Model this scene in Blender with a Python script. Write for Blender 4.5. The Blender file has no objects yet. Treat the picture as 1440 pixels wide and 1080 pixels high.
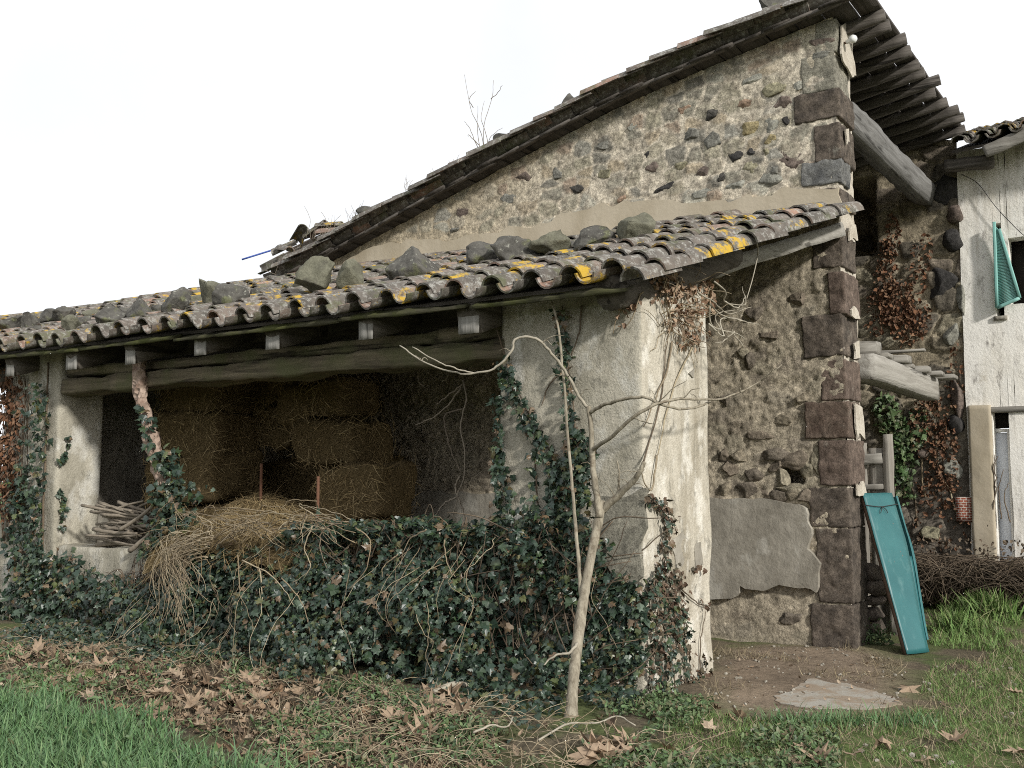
import bpy, math, random
import numpy as np
from mathutils import Vector, Matrix
random.seed(7); RNG = np.random.default_rng(11)
SC = bpy.context.scene; COL = SC.collection
# ------------------------------------------------------------------ camera model (used to survey the place)
F, CX, CY, PITCH, HEAD, EYE = 1480., 720., 540., math.radians(5.25), math.radians(33.1), 1.35
CAM = np.array([0, 0, EYE])
FW = np.array([-math.sin(HEAD)*math.cos(PITCH), math.cos(HEAD)*math.cos(PITCH), math.sin(PITCH)])
RT = np.array([math.cos(HEAD), math.sin(HEAD), 0.]); UP = np.cross(RT, FW)
def ray(u, v): return (u-CX)/F*RT-(v-CY)/F*UP+FW
def PY(u, v, Y): d = ray(u, v); return CAM+d*(Y/d[1])
def PX(u, v, X): d = ray(u, v); return CAM+d*(X/d[0])
def PZ(u, v, Z=0.): d = ray(u, v); return CAM+d*((Z-EYE)/d[2])
def PP(u, v, p0, n): d = ray(u, v); n = np.array(n); return CAM+d*(np.dot(np.array(p0)-CAM, n)/np.dot(d, n))
YF, YG, YH = 6.21, 8.79, 12.6      # shed front, gable wall, house front
XA, XQ = -3.03, -2.41              # pier corner, barn corner
# ------------------------------------------------------------------ noise
def _h(a, b, c, s):
    n = (a.astype(np.int64)*374761393+b.astype(np.int64)*668265263+c.astype(np.int64)*1274126177+s*974634541) & 0x7fffffff
    n = ((n ^ (n >> 13))*1103515245+12345) & 0x7fffffff
    n = ((n ^ (n >> 16))*69069+1) & 0x7fffffff
    return (n ^ (n >> 11)) % 65536/65536.
def vn(x, y, z=0., s=0):
    x, y, z = np.broadcast_arrays(np.asarray(x, float), np.asarray(y, float), np.asarray(z, float))
    ix, iy, iz = np.floor(x), np.floor(y), np.floor(z); fx, fy, fz = x-ix, y-iy, z-iz
    fx, fy, fz = fx*fx*(3-2*fx), fy*fy*(3-2*fy), fz*fz*(3-2*fz); r = 0
    for i in (0, 1):
        for j in (0, 1):
            for k in (0, 1):
                r = r+_h(ix+i, iy+j, iz+k, s)*(fx if i else 1-fx)*(fy if j else 1-fy)*(fz if k else 1-fz)
    return r*2-1
def fbm(x, y, z=0., s=0, o=4):
    r = 0; a = 1.; t = 0
    for i in range(o):
        r = r+a*vn(np.asarray(x)*2**i, np.asarray(y)*2**i, np.asarray(z)*2**i, s+i*17); t += a; a *= .5
    return r/t
def voro(x, y, s=0):
    ix, iy = np.floor(x), np.floor(y); z = np.zeros_like(ix)
    f1 = np.full(x.shape, 9.); f2 = np.full(x.shape, 9.); cid = np.zeros(x.shape)
    for i in (-1, 0, 1):
        for j in (-1, 0, 1):
            px = ix+i+.15+.7*_h(ix+i, iy+j, z, s); py = iy+j+.15+.7*_h(ix+i, iy+j, z, s+5)
            d = np.hypot(px-x, py-y); near = d < f1
            f2 = np.where(near, f1, np.minimum(f2, d)); cid = np.where(near, _h(ix+i, iy+j, z, s+9), cid); f1 = np.where(near, d, f1)
    return f1, f2, cid
def sst(a, b, x): t = np.clip((x-a)/(b-a), 0, 1); return t*t*(3-2*t)
# ------------------------------------------------------------------ tagging
def tag(o, label=None, cat=None, group=None, kind=None):
    for k, v in (('label', label), ('category', cat), ('group', group), ('kind', kind)):
        if v: o[k] = v
    return o
def empty(name, loc, label=None, cat=None, group=None):
    o = bpy.data.objects.new(name, None); o.empty_display_size = .2; COL.objects.link(o); o.location = [float(c) for c in loc]
    return tag(o, label, cat, group)
# ------------------------------------------------------------------ mesh builder (world coordinates)
class MB:
    def __init__(s): s.v = []; s.f = []; s.m = []; s.n = 0; s.c = []
    def add(s, v, f, mi=0, col=None):
        v = np.asarray(v, float).reshape(-1, 3); s.v.append(v)
        for a in (f if isinstance(f, list) and len(f) and isinstance(f[0], np.ndarray) else [np.asarray(f)]):
            if len(a): s.f += (a+s.n).tolist(); s.m += [mi]*len(a)
        s.n += len(v)
        if col is not None: s.c.append(np.broadcast_to(np.asarray(col, float), (len(v), 3)))
        return s
    def build(s, name, mats, parent=None, smooth=True, origin=None, auto=None):
        mats = mats if isinstance(mats, (list, tuple)) else [mats]
        V = np.concatenate(s.v) if s.v else np.zeros((0, 3))
        me = bpy.data.meshes.new(name); o = bpy.data.objects.new(name, me); COL.objects.link(o)
        if parent is not None:
            o.parent = parent; og = np.array(wloc(parent)); V = V-og
        else:
            if origin is None: origin = ((V.min(0)+V.max(0))/2)*[1, 1, 0]+[0, 0, V[:, 2].min()]
            o.location = [float(c) for c in origin]; V = V-np.asarray(origin)
        me.from_pydata(V.tolist(), [], s.f)
        for m in mats: me.materials.append(m)
        if len(mats) > 1: me.polygons.foreach_set('material_index', s.m)
        if smooth: me.polygons.foreach_set('use_smooth', [True]*len(me.polygons))
        if s.c:
            C = np.concatenate(s.c); A = me.color_attributes.new('tint', 'FLOAT_COLOR', 'POINT')
            A.data.foreach_set('color', np.c_[C, np.ones(len(C))].ravel().astype(np.float32))
        me.update()
        if auto:
            me.set_sharp_from_angle(angle=math.radians(auto))
        return o
def wloc(o):
    l = np.array(o.location); 
    while o.parent is not None: o = o.parent; l = l+np.array(o.location)
    return l
# primitive pieces -------------------------------------------------
def grid_f(nu, nv):
    i, j = np.meshgrid(np.arange(nu-1), np.arange(nv-1), indexing='ij'); a = (i*nv+j).ravel()
    return np.stack([a, a+nv, a+nv+1, a+1], 1)
def frames(P):
    P = np.asarray(P, float); T = np.gradient(P, axis=0); T /= np.linalg.norm(T, axis=1)[:, None]+1e-9
    up = np.array([0, 0, 1.]) if abs(T[0, 2]) < .9 else np.array([1., 0, 0]); N = []
    n = np.cross(T[0], up); n /= np.linalg.norm(n)
    for t in T:
        n = n-t*np.dot(n, t); n /= np.linalg.norm(n)+1e-9; N.append(n)
    N = np.array(N); return T, N, np.cross(T, N)
def tube(mb, P, R, k=6, mi=0, rough=0., col=None):
    P = np.asarray(P, float); n = len(P); R = np.broadcast_to(np.asarray(R, float), (n,)); T, N, B = frames(P)
    a = np.arange(k)*2*math.pi/k; rr = R[:, None]*(1+rough*vn(np.arange(n)[:, None]*.9, np.arange(k)[None]*1.3, P[0, 0]*7, 3))
    V = P[:, None]+rr[..., None]*(np.cos(a)[None, :, None]*N[:, None]+np.sin(a)[None, :, None]*B[:, None])
    V = np.concatenate([V.reshape(-1, 3), P[:1], P[-1:]]); f = []
    for i in range(n-1):
        for j in range(k): f.append([i*k+j, i*k+(j+1) % k, (i+1)*k+(j+1) % k, (i+1)*k+j])
    c = [[n*k, (j+1) % k, j] for j in range(k)]+[[n*k+1, (n-1)*k+j, (n-1)*k+(j+1) % k] for j in range(k)]
    return mb.add(V, [np.array(f), np.array(c)], mi, col)
def smooth_path(P, n):
    P = np.asarray(P, float); Q = np.vstack([2*P[0]-P[1], P, 2*P[-1]-P[-2]]); out = []
    for t in np.linspace(0, len(P)-1-1e-6, n):
        i = int(t); s = t-i; a, b, c, d = Q[i:i+4]
        out.append(.5*((2*b)+(-a+c)*s+(2*a-5*b+4*c-d)*s*s+(-a+3*b-3*c+d)*s**3))
    return np.array(out)
def twig(mb, pts, r0, r1, n=None, k=5, mi=0, wob=0., rough=.15):
    n = n or max(8, len(pts)*5); P = smooth_path(pts, n)
    if wob:
        t = np.arange(n)*.7+random.random()*90; P = P+wob*np.stack([vn(t, 1.5, 2.5, i) for i in (1, 2, 3)], 1)
    return tube(mb, P, np.linspace(r0, r1, n), k, mi, rough)
def block(mb, O, ax, ay, az, div=(2, 2, 2), rnd=.0, amp=0., sc=6., seed=0, mi=0, col=None, oct=3):
    """box with corner O and edge vectors, gridded, edges rounded, surface roughened"""
    O, ax, ay, az = [np.asarray(q, float) for q in (O, ax, ay, az)]; L = [np.linalg.norm(q) for q in (ax, ay, az)]
    def run(a, b, c, na, nb, flip):
        u, v = np.meshgrid(np.linspace(0, 1, na+1), np.linspace(0, 1, nb+1), indexing='ij'); q = np.zeros(u.shape+(3,))
        q[..., a] = u; q[..., b] = v; q[..., c] = 1. if flip else 0.; f = grid_f(na+1, nb+1)
        return q.reshape(-1, 3), (f if (flip != ((b-a) % 3 == 2)) else f[:, ::-1])
    vs = []; fs = []; n = 0
    for a, b, c in ((0, 1, 2), (1, 2, 0), (2, 0, 1)):
        for fl in (False, True):
            q, f = run(a, b, c, div[a], div[b], fl); vs.append(q); fs.append(f+n); n += len(q)
    q = np.concatenate(vs); key = np.round(q*997).astype(int); _, ui, inv = np.unique(key, axis=0, return_index=True, return_inverse=True); inv = inv.ravel()
    q = q[ui]; f = inv[np.concatenate(fs)]; Ln = np.array(L); p = (q-.5)*Ln
    if rnd:
        inner = np.maximum(Ln/2-rnd, 0); c = np.clip(p, -inner, inner); d = p-c; l = np.linalg.norm(d, axis=1)[:, None]
        p = np.where(l > 1e-9, c+d/np.maximum(l, 1e-9)*np.minimum(l, rnd), p)
    E = np.stack([ax/L[0], ay/L[1], az/L[2]]); V = O+(ax+ay+az)/2+p@E
    if amp:
        nrm = (p/np.maximum(Ln/2, 1e-6)); nrm = np.sign(nrm)*np.abs(nrm)**4; nrm /= np.linalg.norm(nrm, axis=1)[:, None]+1e-9
        V = V+(nrm@E)*(amp*fbm(V[:, 0]*sc, V[:, 1]*sc, V[:, 2]*sc, seed, oct))[:, None]
    return mb.add(V, [f], mi, col)
def beam(mb, A, B, w, h, up=(0, 0, 1), seg=14, rnd=.02, amp=.012, seed=0, mi=0):
    A, B = np.asarray(A, float), np.asarray(B, float); d = B-A; t = d/np.linalg.norm(d); s = np.cross(t, up); s /= np.linalg.norm(s); n = np.cross(s, t)
    return block(mb, A-s*w/2-n*h/2, d, s*w, n*h, (seg, 3, 3), rnd, amp, 5., seed, mi)
def ico(sub=2):
    import bmesh
    bm = bmesh.new(); bmesh.ops.create_icosphere(bm, subdivisions=sub, radius=1); V = np.array([v.co for v in bm.verts]); Fc = np.array([[v.index for v in f.verts] for f in bm.faces]); bm.free(); return V, Fc
ICO = {k: ico(k) for k in (1, 2, 3, 4)}
def rock(mb, C, size, rot=0., sub=3, cuts=7, amp=.08, seed=0, mi=0, col=None, tilt=0.):
    V, f = ICO[sub]; V = V.copy(); r = np.random.default_rng(seed+100)
    for _ in range(cuts):
        n = r.normal(size=3); n /= np.linalg.norm(n); d = r.uniform(.45, .85); o = V@n-d; V = V-np.where(o > 0, o, 0)[:, None]*n
    V = V/np.abs(V).max(0); V = V*(1+amp*fbm(V[:, 0]*2.5+seed, V[:, 1]*2.5, V[:, 2]*2.5, seed, 4))[:, None]
    V = V*np.asarray(size)/2
    M = np.array(Matrix.Rotation(rot, 3, 'Z')@Matrix.Rotation(tilt, 3, 'X')); return mb.add(V@M.T+np.asarray(C), [f], mi, col)
def rots(n, tiltmax, rng=RNG):
    """random yaw, then tilt"""
    y = rng.uniform(0, 2*np.pi, n); a = rng.uniform(-tiltmax, tiltmax, n); b = rng.uniform(-tiltmax, tiltmax, n)
    cz, sz, ca, sa, cb, sb = np.cos(y), np.sin(y), np.cos(a), np.sin(a), np.cos(b), np.sin(b); Z = np.zeros(n); O = np.ones(n)
    Rz = np.array([[cz, -sz, Z], [sz, cz, Z], [Z, Z, O]]); Rx = np.array([[O, Z, Z], [Z, ca, -sa], [Z, sa, ca]]); Ry = np.array([[cb, Z, sb], [Z, O, Z], [-sb, Z, cb]])
    R = np.einsum('ijn,jkn,kln->nil', Rz, Rx, Ry); return R
def facing(n, nrm, jit, rng=RNG):
    """rotation matrices whose Z axis looks along nrm (n,3) with jitter, Y axis pointing mostly down"""
    N = np.asarray(nrm, float)+rng.normal(0, jit, (n, 3)); N /= np.linalg.norm(N, axis=1)[:, None]
    D = np.array([0, 0, -1.])+rng.normal(0, .55, (n, 3)); D = D-N*np.sum(D*N, 1)[:, None]; D /= np.linalg.norm(D, axis=1)[:, None]+1e-9
    X = np.cross(D, N); return np.stack([X, D, N], 2)
def scatter(mb, tmpl, P, R, S, mi=0, warp=0., rng=RNG):
    tv, tf = tmpl; n = len(P)
    if n == 0: return mb
    S = np.broadcast_to(np.asarray(S, float), (n,)); L = np.repeat(tv[None], n, 0)
    if warp: 
        k = rng.normal(0, warp, (n, 1)); k2 = rng.normal(0, warp, (n, 1)); L[..., 2] += k*(L[..., 0]**2)*2+k2*(L[..., 1]**2)*1.5+k*k2*L[..., 0]*L[..., 1]*6
    V = np.einsum('nij,nkj->nki', R, L)*S[:, None, None]+P[:, None]
    f = (tf[None]+(np.arange(n)*len(tv))[:, None, None]).reshape(-1, tf.shape[1]); return mb.add(V.reshape(-1, 3), [f], mi)
def fan(outline, zc=0.):
    o = np.array([(x, y, z) for x, y, z in outline]); n = len(o); V = np.vstack([o, [[0, .45, zc]]]); f = np.array([[i, (i+1) % n, n] for i in range(n)]); return V, f
def mirror(half): return half+[(-x, y, z) for x, y, z in half[::-1] if abs(x) > 1e-6]
IVY = fan(mirror([(0, 0, 0), (.28, -.06, -.05), (.52, .16, -.10), (.30, .36, -.02), (.40, .62, -.08), (.16, .66, -.02), (0, 1.05, -.10)]), .06)
PLANE = fan(mirror([(0, 0, 0), (.16, -.10, .04), (.42, -.08, .16), (.34, .10, .06), (.72, .30, .26), (.42, .40, .08), (.60, .78, .24), (.26, .66, .06), (.18, .82, .08), (0, 1.1, .16)]), -.03)
PLANES = []
for _k in range(5):
    _v = PLANE[0].copy(); _r = np.random.default_rng(_k+40); _v += _r.normal(0, .045, _v.shape)*[1, 1, 1.4]; _v[:, 0] *= _r.uniform(.7, 1.1); _f = _r.uniform(-.9, .9); _v[:, 2] += abs(_v[:, 0])*_f*.5; PLANES.append((_v, PLANE[1]))
IVYS = [IVY]
for _k in range(3):
    _v = IVY[0].copy(); _r = np.random.default_rng(_k+60); _v += _r.normal(0, .035, _v.shape); _v[:, 0] *= _r.uniform(.8, 1.15); IVYS.append((_v, IVY[1]))
OVAL = fan(mirror([(0, 0, 0), (.2, .18, .04), (.27, .45, .06), (.16, .8, .03), (0, 1., -.04)]), -.03)
def blade(seg=3, bend=.5, w=.045):
    V = []; 
    for i in range(seg+1):
        t = i/seg; ww = w*(1-t)**.7+.002; V += [(-ww, bend*t*t, t*(1-.25*bend*t)), (ww, bend*t*t, t*(1-.25*bend*t))]
    f = []
    for i in range(seg): a = 2*i; f += [[a, a+1, a+3], [a, a+3, a+2]]
    return np.array(V), np.array(f)
def scat_ivy(mb, P, R, S, mi=0, warp=.3):
    k = np.arange(len(P)) % 4
    for j in range(4): scatter(mb, IVYS[j], P[k == j], R[k == j], S[k == j], mi, warp)
def scat_plane(mb, P, R, S, warp=.2):
    k = np.arange(len(P)) % 5
    for j in range(5): scatter(mb, PLANES[j], P[k == j], R[k == j], S[k == j], 0, warp)
def inpoly(P, poly):
    x, y = P[:, 0], P[:, 1]; c = np.zeros(len(P), bool); n = len(poly)
    for i in range(n):
        x1, y1 = poly[i][:2]; x2, y2 = poly[(i+1) % n][:2]
        c ^= ((y1 > y) != (y2 > y)) & (x < (x2-x1)*(y-y1)/(y2-y1+1e-12)+x1)
    return c
def ground_poly(px): return [tuple(PZ(u, v)[:2]) for u, v in px]
def sample_poly(poly, n, rng=RNG):
    q = np.array(poly); lo, hi = q.min(0), q.max(0); out = np.zeros((0, 2))
    while len(out) < n:
        P = rng.uniform(lo, hi, (n*2, 2)); out = np.vstack([out, P[inpoly(P, poly)]])
    return out[:n]
def gz(x, y):
    x = np.asarray(x, float); y = np.asarray(y, float); w = sst(.7, 1.5, np.hypot((x+2.0), (y-7.1)*.8))
    return w*.035*fbm(x*.9, y*.9, 0, 3, 3)+w*.012*fbm(x*5, y*5, 0, 8, 3)-.02
# ------------------------------------------------------------------ materials
def mat(name):
    m = bpy.data.materials.new(name); m.use_nodes = True; return m, m.node_tree, m.node_tree.nodes['Principled BSDF']
class G:
    def __init__(s, name, rough=.9, spec=.3):
        s.m, s.t, s.b = mat(name); s.b.inputs['Roughness'].default_value = rough; s.b.inputs['Specular IOR Level'].default_value = spec
        s.co = s.t.nodes.new('ShaderNodeTexCoord'); s.h = None
    def N(s, t, **k):
        n = s.t.nodes.new('ShaderNode'+t)
        for a, b in k.items(): setattr(n, a, b)
        return n
    def L(s, a, b): s.t.links.new(a, b)
    def vec(s, scale=(1, 1, 1), rot=(0, 0, 0)):
        n = s.N('Mapping'); n.inputs['Scale'].default_value = scale; n.inputs['Rotation'].default_value = rot; s.L(s.co.outputs['Object'], n.inputs['Vector']); return n.outputs[0]
    def noise(s, sc, det=5, rough=.6, vec=None, dist=0.):
        n = s.N('TexNoise'); n.inputs['Scale'].default_value = sc; n.inputs['Detail'].default_value = det; n.inputs['Roughness'].default_value = rough; n.inputs['Distortion'].default_value = dist
        s.L(vec if vec is not None else s.co.outputs['Object'], n.inputs['Vector']); return n.outputs['Fac']
    def vor(s, sc, vec=None, feat='F1', out='Distance', rnd=1.):
        n = s.N('TexVoronoi', feature=feat); n.inputs['Scale'].default_value = sc; n.inputs['Randomness'].default_value = rnd
        s.L(vec if vec is not None else s.co.outputs['Object'], n.inputs['Vector']); return n.outputs[out]
    def ramp(s, fac, stops):
        n = s.N('ValToRGB'); e = n.color_ramp.elements
        while len(e) < len(stops): e.new(.5)
        for x, (p, c) in zip(e, stops):
            x.position = p; c = (c, c, c) if isinstance(c, (int, float)) else c; x.color = (*c, 1)
        s.L(fac, n.inputs[0]); return n.outputs[0]
    def mix(s, a, b, fac, mode='MIX'):
        n = s.N('Mix', data_type='RGBA', blend_type=mode)
        for i, x in ((6, a), (7, b), (0, fac)):
            if isinstance(x, (int, float)): n.inputs[i].default_value = x if i == 0 else (x, x, x, 1)
            elif isinstance(x, tuple): n.inputs[i].default_value = (*x, 1)
            else: s.L(x, n.inputs[i])
        return n.outputs[2]
    def math(s, a, b, op='MULTIPLY'):
        n = s.N('Math', operation=op)
        for i, x in ((0, a), (1, b)):
            if isinstance(x, (int, float)): n.inputs[i].default_value = x
            else: s.L(x, n.inputs[i])
        return n.outputs[0]
    def island(s): return s.N('NewGeometry').outputs['Random Per Island']
    def objrand(s): return s.N('ObjectInfo').outputs['Random']
    def tint(s): return s.N('VertexColor', layer_name='tint').outputs['Color']
    def color(s, c): 
        if isinstance(c, tuple): s.b.inputs['Base Color'].default_value = (*c, 1)
        else: s.L(c, s.b.inputs['Base Color'])
        return s
    def bump(s, h, dist=.01, st=1.):
        n = s.N('Bump'); n.inputs['Distance'].default_value = dist; n.inputs['Strength'].default_value = st; s.L(h, n.inputs['Height'])
        if s.h is not None: s.L(s.h, n.inputs['Normal'])
        s.h = n.outputs[0]; s.L(s.h, s.b.inputs['Normal']); return s
M = {}
# rubble walls: mineral colours come from the mesh (stones / mortar), broken up here
g = G('rubble_stone', .95, .2); c = g.mix(g.tint(), g.ramp(g.noise(28, 6, .7), [(.28, .50), (.72, 1.40)]), 1., 'MULTIPLY')
c = g.mix(c, (.10, .095, .075), g.ramp(g.noise(3.2, 5, .65), [(.56, 0.), (.75, .35)])); c = g.mix(c, g.ramp(g.noise(70, 3, .6), [(.3, .7), (.7, 1.25)]), 1., 'MULTIPLY'); c = g.mix(c, g.ramp(g.noise(13, 7, .8), [(.36, .55), (.5, 1.0), (.64, 1.35)]), .9, 'MULTIPLY'); g.color(c); g.bump(g.noise(38, 8, .75), .018, .9); M['rubble'] = g.m
# roughcast plaster of the piers
def plaster(name, base, dark, lime, sc=1.):
    g = G(name, .93, .2); c = g.mix(base, dark, g.ramp(g.noise(1.7*sc, 7, .68, g.vec((1, 1, .38))), [(.43, 0.), (.64, .9)]))
    c = g.mix(c, lime, g.ramp(g.noise(2.6*sc, 5, .6, g.vec((1.3, 1.3, 1))), [(.52, 0.), (.64, .8)]))
    c = g.mix(c, (.13, .125, .105), g.ramp(g.noise(8, 8, .8, g.vec((1, 1, .6))), [(.545, 0.), (.66, .75)])); 
    c = g.mix(c, g.ramp(g.noise(55, 4, .6), [(.3, .82), (.7, 1.12)]), .9, 'MULTIPLY')
    g.color(c); g.bump(g.noise(60, 6, .7), .012, .9); g.bump(g.noise(7, 5, .6), .03, .5); return g.m
M['pier2'] = plaster('pale_limed_plaster', (.45, .42, .345), (.27, .25, .195), (.60, .585, .53), 1.1)
M['pale_plaster'] = plaster('flaking_pale_plaster', (.535, .495, .41), (.30, .265, .20), (.70, .67, .595), 1.5)  # paler plaster mix for the right face of the corner pier
g = G('cement_render', .85, .3); c = g.mix((.34, .315, .265), (.20, .182, .148), g.ramp(g.noise(2.6, 7, .68), [(.40, 0.), (.66, 1.)])); c = g.mix(c, g.ramp(g.noise(16, 7, .8, g.vec((1, 1, .5))), [(.3, .75), (.7, 1.2)]), 1., 'MULTIPLY')
c = g.mix(c, (.42, .40, .35), g.ramp(g.noise(4.5, 4, .55, g.vec((1, 1, .7))), [(.60, 0.), (.66, .7)])); g.color(c); g.bump(g.noise(24, 6, .6), .01, .7); M['cement'] = g.m
g = G('cream_render', .9, .2); c = g.mix((.44, .385, .295), (.33, .28, .20), g.ramp(g.noise(3, 6, .6, g.vec((1, 1, .5))), [(.4, 0.), (.72, 1.)])); g.color(c); g.bump(g.noise(20, 6, .6), .008, .5); M['cream'] = g.m
def quoin(name, a, b):
    g = G(name, .95, .2); c = g.mix(a, b, g.ramp(g.noise(7, 7, .7), [(.35, 0.), (.68, 1.)])); c = g.mix(c, (.34, .32, .27), g.ramp(g.noise(5.5, 6, .65, g.vec((1, 1, .8))), [(.62, 0.), (.70, .55)]))
    c = g.mix(c, g.ramp(g.vor(60), [(.0, .45), (.4, 1.15)]), .9, 'MULTIPLY'); c = g.mix(c, g.ramp(g.noise(18, 7, .8), [(.34, .5), (.66, 1.5)]), 1., 'MULTIPLY'); g.color(c); g.bump(g.noise(30, 8, .85), .03, 1.); M[name] = g.m
quoin('basalt_dark', (.062, .052, .044), (.185, .152, .122)); quoin('basalt_purple', (.10, .074, .060), (.205, .158, .128)); quoin('basalt_grey', (.12, .122, .122), (.20, .198, .185)); quoin('stone_pale', (.20, .19, .155), (.34, .32, .26)); quoin('basalt_brown', (.10, .070, .055), (.18, .14, .11))
g = G('lime_mortar', .95, .2); g.color(g.mix((.52, .475, .40), (.38, .335, .27), g.ramp(g.noise(6, 6, .7), [(.45, 0.), (.65, 1.)]))); g.bump(g.noise(30, 7, .7), .02, .9); M['lime'] = g.m
# clay tiles
def tilemat(name, lich):
    g = G(name, .9, .25); r = g.island(); base = g.ramp(r, [(0., (.11, .096, .083)), (.35, (.17, .145, .122)), (.62, (.14, .127, .112)), (.88, (.215, .165, .135)), (1., (.31, .19, .14))])
    c = g.mix(base, (.055, .052, .045), g.ramp(g.noise(5, 6, .7), [(.42, 0.), (.64, .75)])); c = g.mix(c, (.36, .355, .325), g.ramp(g.noise(24, 6, .75), [(.50, 0.), (.64, .8)]))
    c = g.mix(c, (.09, .10, .045), g.ramp(g.noise(4.2, 6, .7), [(.53, 0.), (.64, .65)]))
    c = g.mix(c, (.48, .31, .03), g.ramp(g.noise(3.6, 8, .72, g.vec((1.3, 1, 1))), [(lich-.01, 0.), (lich+.05, .9)])); g.color(c); g.bump(g.noise(60, 6, .7), .006, .8); M[name] = g.m
tilemat('clay_tile', .575); tilemat('clay_tile_dark', .68)
g = G('roof_rock', .95, .2); c = g.mix((.065, .062, .056), (.14, .134, .118), g.ramp(g.noise(9, 6, .7), [(.35, 0.), (.65, 1.)])); c = g.mix(c, (.36, .36, .31), g.ramp(g.noise(24, 6, .7), [(.58, 0.), (.66, .8)])); c = g.mix(c, (.13, .14, .055), g.ramp(g.noise(6, 4), [(.53, 0.), (.65, .7)])); c = g.mix(c, (.45, .30, .03), g.ramp(g.noise(7, 3, .5, g.vec((1, 1.3, 1))), [(.70, 0.), (.72, .9)])); g.color(c); g.bump(g.noise(40, 7, .75), .014, .9); M['rock'] = g.m
g = G('mossy_rock', .95, .2); c = g.mix((.12, .118, .085), (.22, .215, .16), g.ramp(g.noise(18, 6, .75), [(.35, 0.), (.65, 1.)])); c = g.mix(c, (.10, .095, .075), g.ramp(g.noise(5, 5), [(.5, 0.), (.62, .8)])); g.color(c); g.bump(g.noise(50, 7, .8), .02, 1.); M['mossrock'] = g.m
# wood: grain along a chosen axis
def wood(name, a, b, axis, moss=None, crack=.35):
    g = G(name, .9, .2); sv = [22, 22, 22]; sv['xyz'.index(axis)] = 1.1; v = g.vec(tuple(sv)); n = g.noise(1, 6, .65, v, .6)
    c = g.mix(a, b, g.ramp(n, [(.32, 0.), (.68, 1.)])); c = g.mix(c, tuple(x*crack for x in a), g.ramp(g.noise(.55, 4, .6, v, .3), [(.60, 0.), (.66, .85)]))
    if moss: c = g.mix(c, moss, g.ramp(g.noise(3.3, 5, .6), [(.42, 0.), (.66, .8)]))
    g.color(c); g.bump(n, .012, .9); M[name] = g.m
wood('grey_wood_x', (.15, .138, .118), (.30, .285, .255), 'x'); wood('grey_wood_y', (.22, .205, .18), (.36, .345, .31), 'y'); wood('grey_wood_z', (.20, .18, .155), (.33, .31, .27), 'z')
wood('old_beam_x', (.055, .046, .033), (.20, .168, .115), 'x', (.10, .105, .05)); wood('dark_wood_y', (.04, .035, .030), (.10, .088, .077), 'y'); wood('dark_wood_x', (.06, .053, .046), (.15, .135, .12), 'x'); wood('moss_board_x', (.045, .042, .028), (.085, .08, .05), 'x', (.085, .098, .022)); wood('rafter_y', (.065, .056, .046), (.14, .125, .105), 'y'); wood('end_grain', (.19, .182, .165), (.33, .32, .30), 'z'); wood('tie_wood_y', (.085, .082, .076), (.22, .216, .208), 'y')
g = G('bark', .92, .2); c = g.mix((.13, .11, .08), (.34, .305, .235), g.ramp(g.noise(22, 7, .8, g.vec((1, 1, .3))), [(.36, 0.), (.62, 1.)])); c = g.mix(c, (.12, .09, .06), g.ramp(g.noise(5, 4, .6, g.vec((1, 1, 2.5))), [(.6, 0.), (.68, .7)])); g.color(c); g.bump(g.noise(60, 6, .7, g.vec((1, 1, .3))), .006, .8); M['bark'] = g.m
g = G('flaking_bark', .95, .15); c = g.mix((.22, .15, .115), (.40, .31, .25), g.ramp(g.noise(9, 6, .7), [(.35, 0.), (.62, 1.)])); g.color(c); g.bump(g.vor(22), .03, 1.); M['flaky'] = g.m
def flat(name, cols, rough=.8, spec=.3, trans=0.):
    g = G(name, rough, spec); n = len(cols); g.color(g.mix(g.ramp(g.island(), [(i/max(1, n-1), c) for i, c in enumerate(cols)]), g.ramp(g.noise(30, 3), [(.3, .75), (.7, 1.2)]), 1., 'MULTIPLY')); M[name] = g.m
    return g
flat('ivy_leaf', [(.016, .031, .020), (.022, .043, .028), (.034, .058, .038), (.018, .034, .025), (.050, .078, .052), (.028, .050, .024), (.075, .105, .072), (.020, .040, .028), (.032, .052, .040), (.045, .075, .030), (.018, .036, .022), (.028, .05, .028), (.09, .11, .04), (.12, .08, .045), (.15, .11, .07)], .40, .5)
flat('ivy_leaf_dry', [(.06, .036, .024), (.11, .07, .045), (.05, .05, .03), (.15, .10, .07), (.035, .05, .035)], .8)
flat('creeper_leaf_red', [(.13, .060, .032), (.18, .088, .046), (.08, .042, .026), (.22, .13, .075), (.11, .066, .045)], .85)
flat('creeper_leaf_tan', [(.32, .225, .15), (.42, .31, .22), (.20, .12, .075), (.28, .18, .115), (.36, .27, .19), (.15, .09, .06)], .85)
flat('plane_leaf', [(.20, .135, .085), (.29, .215, .145), (.12, .082, .052), (.37, .295, .215), (.20, .125, .072), (.09, .064, .045), (.24, .175, .115)], .85)
flat('straw_blade', [(.27, .195, .09), (.36, .27, .135), (.17, .115, .055), (.43, .34, .19), (.21, .145, .07)], .75)
flat('dry_stem', [(.28, .225, .145), (.20, .155, .10), (.36, .305, .21), (.15, .115, .08)], .85)
flat('dark_stem', [(.10, .075, .055), (.15, .115, .08), (.075, .06, .045)], .9)
flat('pale_twig', [(.36, .33, .265), (.28, .25, .195)], .8)
flat('stick_wood', [(.17, .14, .105), (.24, .205, .16), (.13, .105, .08)], .9)
flat('field_blade', [(.060, .130, .050), (.085, .17, .062), (.115, .195, .075), (.07, .145, .06), (.16, .22, .10)], .6, .4)
flat('lawn_blade', [(.09, .175, .038), (.125, .215, .055), (.17, .24, .075), (.08, .145, .04), (.25, .235, .12)], .65, .35)
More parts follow.
